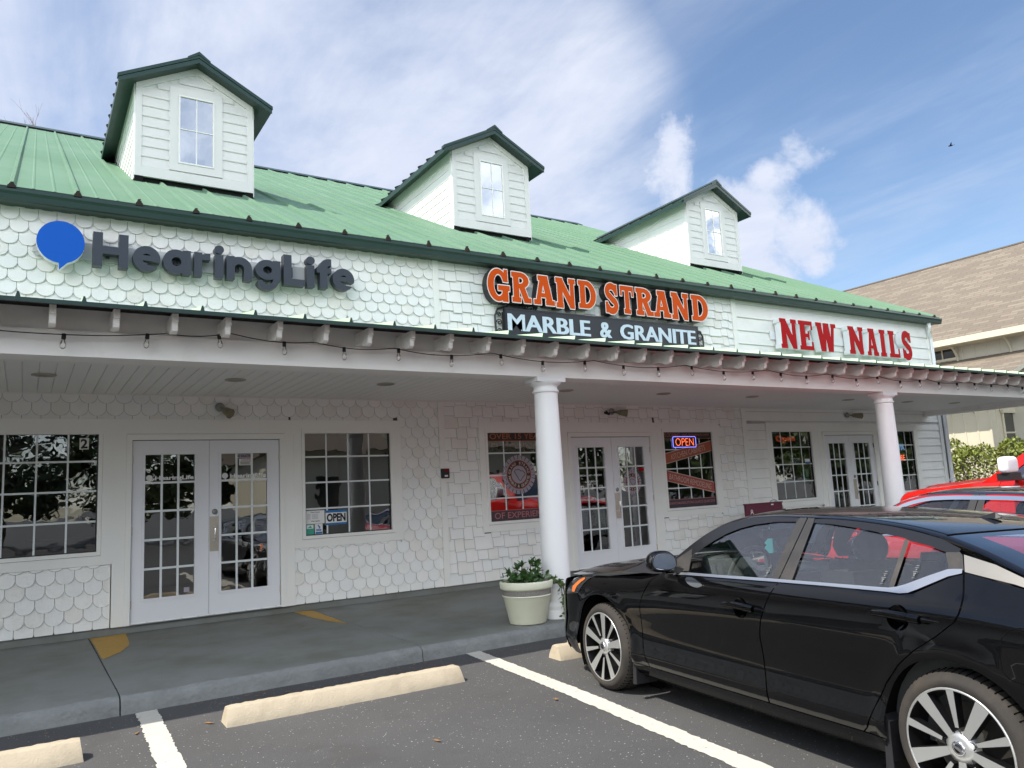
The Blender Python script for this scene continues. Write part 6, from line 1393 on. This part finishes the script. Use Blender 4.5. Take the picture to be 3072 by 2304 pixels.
m.add([(e2,LY-1.3,z2_),(e2,Y1n,z2_),(NBX,Y1n,5.0),(NBX,LY-1.3,5.0)], [(3,2,1,0)], 0); m.add([(e2,LY-1.3,z2_-.14),(e2,Y1n,z2_-.14),(NBX,Y1n,4.85),(NBX,LY-1.3,4.85)], [(0,1,2,3)], 1); m.add([(e2,LY-1.3,z2_-.14),(e2,Y1n,z2_-.14),(e2,Y1n,z2_),(e2,LY-1.3,z2_)], [(3,2,1,0)], 1); m.add([(e2,LY-1.3,z2_-.14),(e2,LY-1.3,z2_),(NBX,LY-1.3,5.0),(NBX,LY-1.3,4.85)], [(3,2,1,0)], 1)
o = npart('skirt_roof', m, [M['nroof'], M['cream']]); uvbox(o.data, lambda c: (c.y, c.x*1.12))
pr = None
def knee(x, y, z, h):
    m = MB(); m.tube([(x, y, z-h), (x-.05, y, z-h*.55), (x-.22, y, z-h*.18), (x-.42, y, z)], .04, 4, sm=False); return npart('knee_brace', m, [M['cream']])
for y in (4.05, 2.35, 5.75, 7.45): knee(NBX-.02, y, 5.46, .62)
for y in (4.5, 3.05, 6.0, 7.5): knee(LX-.02, y, 4.05, 1.0)
m = MB(); yw0, yw1 = 4.10, 5.0; frame_r = [(NBX-.05, NBX-.02)]
m.box(NBX-.06, NBX-.01, yw0-.08, yw1+.08, 5.02, 5.11); m.box(NBX-.06, NBX-.01, yw0-.08, yw1+.08, 5.43, 5.52); m.box(NBX-.06, NBX-.01, yw0-.08, yw0, 5.11, 5.43); m.box(NBX-.06, NBX-.01, yw1, yw1+.08, 5.11, 5.43); m.box(NBX-.055, NBX-.01, 4.53, 4.57, 5.11, 5.43); w = npart('window', m, [M['cream']])
m = MB(); m.add([(NBX-.03,yw0,5.11),(NBX-.03,yw1,5.11),(NBX-.03,yw1,5.43),(NBX-.03,yw0,5.43)], [(3,2,1,0)]); npart('window_pane', m, [M['frit']], w)
m = MB(); wx = LX+1.15; m.box(wx-.45, wx-.38, LY-.06, LY-.023, 1.75, 3.0); m.box(wx+.38, wx+.45, LY-.06, LY-.023, 1.75, 3.0); m.box(wx-.5, wx+.5, LY-.10, LY-.023, 1.68, 1.75); m.box(wx-.5, wx+.5, LY-.12, LY-.023, 3.0, 3.08); m.box(wx-.38, wx+.38, LY-.05, LY-.023, 2.35, 2.40); m.prism([(wx-.55,3.08),(wx+.55,3.08),(wx,3.65)], LY-.10, LY-.03, 'y'); w = npart('window', m, [M['cream']])
m = MB(); m.add([(wx-.38,LY-.03,1.75),(wx+.38,LY-.03,1.75),(wx+.38,LY-.03,3.0),(wx-.38,LY-.03,3.0)], [(0,1,2,3)]); npart('window_pane', m, [M['frit']], w)
# hedge
rn = random.Random(5)
def rv3(): return Vector((rn.uniform(-1,1), rn.uniform(-1,1), rn.uniform(-1,1)))
t = thing('hedge', 'sunlit yellow green hedge with bare woody gaps before the cream building', 'hedge', (22.2, 1.2, G))
st = MB(); lf = MB()
hz = lambda y: 1.95+.13*sin(y*3.1)+.10*sin(y*7.3+1)+.06*sin(y*15)
for k in range(120):
    y = rn.uniform(-3.4, 2.6); x = rn.uniform(-.5, .5); p = Vector((x, y, 0)); pts = [tuple(p)]
    for j in range(4): p = p+Vector((rn.uniform(-.2,.2), rn.uniform(-.25,.25), hz(y+1.2)/4.3)); pts.append(tuple(p))
    st.tube(pts, [.022,.018,.013,.009,.005], 4)
for k in range(19000):
    y = rn.uniform(-3.6, 2.75); h = hz(y+1.2); u = rn.random(); z = h*(1-.9*u**2.0)+rn.gauss(0,.05); w = .75*min(1, (h-z+.1)/.25)
    x = (rn.choice((-1, -1, 1))*w+rn.gauss(0,.10)) if rn.random() < .7 else rn.uniform(-w, w)
    c = sin(y*2.3+1)*sin(z*3.1+y)+.5*sin(y*5.7)*sin(z*6.3)
    if c < -.25+.25*(z > h-.3)*-1 and rn.random() < .7: continue
    leaf_geo(lf, (x, y, z), rv3()+Vector((-.4,0,.4)), rv3()+Vector((-.3,0,1)), rn.uniform(.07,.12), rn.uniform(.045,.07))
st.build('branches', M['twig'], t); lf.build('foliage', M['hedge'], t)
# bare tree behind the roof ridge
t = thing('bare_tree', 'leafless twiggy tree top showing above the green roof ridge', 'tree', (-.2, 31, G))
tk = MB(); tw_ = MB()
tk.tube([(0,0,0),(.1,.1,6),(-.1,0,12),(.0,0,16.5)], [.30,.24,.15,.08], 8)
def grow(p, d, l, r, lev):
    q = p+d*l; midp = p+d*l*.5+rv3()*l*.05; tw_.tube([tuple(p), tuple(midp), tuple(q)], [r, r*.8, r*.6], 4 if lev > 1 else 5, cap=False)
    if lev >= 5: return
    for k in range(3 if lev < 3 else 2+(rn.random() < .5)):
        nd = (d+rv3()*.65+Vector((0,0,.22))).normalized(); grow(p+d*l*rn.uniform(.45,1.0), nd, l*rn.uniform(.55,.8), r*.58, lev+1)
for k in range(15):
    a = rn.uniform(0, 2*pi); z = rn.uniform(11, 16.4); grow(Vector((0,0,z)), Vector((cos(a)*.8, sin(a)*.5, .75)).normalized(), rn.uniform(1.6,2.5), .045, 1)
tk.build('trunk', M['bark'], t); tw_.build('twigs', M['twig'], t)
# across the parking lot, behind the camera: what the glass and the car paint reflect
def leafy_mesh(seed, h, rad, n):
    r0 = random.Random(seed); lf = MB(); tk = MB(); tk.tube([(0,0,0),(.1,.05,h*.3),(0,.1,h*.6),(.1,0,h*.85)], [.22,.17,.11,.04], 8)
    clumps = []
    for k in range(26):
        a = r0.uniform(0, 2*pi); z = r0.uniform(.22, 1.0)*h; rr = rad*sin(min(1, (z/h)*1.1)*pi*.92)**.6*r0.uniform(.3, 1); clumps.append((rr*cos(a), rr*sin(a), z, r0.uniform(.6, 1.25)))
        tk.tube([(0,0,z*.75), (rr*cos(a)*.5, rr*sin(a)*.5, z*.88), (rr*cos(a), rr*sin(a), z)], [.06,.04,.015], 5)
    for k in range(n):
        c = r0.choice(clumps); d = Vector((r0.gauss(0,1), r0.gauss(0,1), r0.gauss(0,.8))).normalized()*c[3]*r0.uniform(.5, 1.05)
        p = Vector(c[:3])+d; leaf_geo(lf, p, Vector((r0.uniform(-1,1), r0.uniform(-1,1), r0.uniform(-.6,.6))), d+Vector((0,0,.5)), r0.uniform(.22,.40), r0.uniform(.12,.2))
    return tk, lf
def leafy_tree(x, y, s, rz_, lab, proto=None):
    if proto: o = copy_tree(proto); o.location = (x, y, G); o.rotation_euler = (0, 0, rz_); o.scale = (s, s, s); return tag(o, lab)
    t = thing('leafy_tree', lab, 'tree', (x, y, G), rz_, 'leafy trees across the parking lot'); tk, lf = leafy_mesh(9, 7.5, 3.0, 5200); tk.build('trunk', M['bark'], t); lf.build('crown', M['tree'], t); t.scale = (s, s, s); return t
spots = [(-13,-30,1.2),(-7.5,-32,1.0),(-2,-33,1.3),(3.5,-31,.95),(9,-33,1.25),(15,-30,1.1),(21,-31,1.3),(27,-28,1.1),(32,-22,1.2),(36,-14,1.15),(27,-9,.9),(31,-12,1.1),(25,-17,.85),(38,-19,1.3),(40,-8,1.3),(33,-5,.9)]
pt = leafy_tree(*spots[0], 0.3, 'leafy green tree across the parking lot behind the camera')
for k, (x, y, s) in enumerate(spots[1:]): leafy_tree(x, y, s, k*1.7, 'leafy green tree across the parking lot behind the camera', pt)
t = thing('cottage', 'cream cottage with a tan roof across the parking lot behind the camera', 'building', (13.5, -25, G))
m = MB(); m.box(-6, 6, -4, 4, 0, 3.6); m.build('wall', [M['cream']], t); m = MB(); m.prism([(-4.6,3.5),(4.6,3.5),(0,7.2)], -6.5, 6.5, 'x'); o = m.build('roof', [M['bark']], t); m = MB(); m.prism([(-1.6,3.6),(1.6,3.6),(1.6,5.0),(0,6.0),(-1.6,5.0)], 2.2, 4.0, 'y'); m.build('gable', [M['cream']], t)
for x in (-4, 0, 3.5):
    m = MB(); m.box(x-.5, x+.5, 4.0, 4.05, 1.0, 2.4); m.build('window', [M['frit']], t)
for k, (x, y, s_) in enumerate([(-22,-14,1.2),(-24,-6,1.1),(-21,1,1.3),(-27,6,1.2),(-20,-24,1.2),(-28,-1,1.4)]): leafy_tree(x, y, s_, k*2.1, 'leafy green tree past the left end of the shop building', pt)
# bird
BIRD = tuple(Vector((-1.03,-9.66,1.32))+55*(_f*1.0+_r*((2852-1536)/2301.3)-_u*((437-1152)/2301.3)).normalized())
t = thing('bird', 'tiny dark bird flying in the blue sky at the right', 'bird', BIRD, 2.0)
m = MB(); m.sphere((0,0,0), .22, .07, .07, 10, 6); m.add([(.08,0,.03),(-.08,0,.03),(-.14,.42,.20),(-.02,.30,.14)], [(0,1,2,3)]); m.add([(.08,0,.03),(-.08,0,.03),(-.14,-.42,.20),(-.02,-.30,.14)], [(3,2,1,0)]); m.add([(-.2,0,.0),(-.36,.06,.0),(-.36,-.06,0)], [(0,1,2)]); m.build('body', [M['dark']], t); t.scale = (.6, .6, .6)
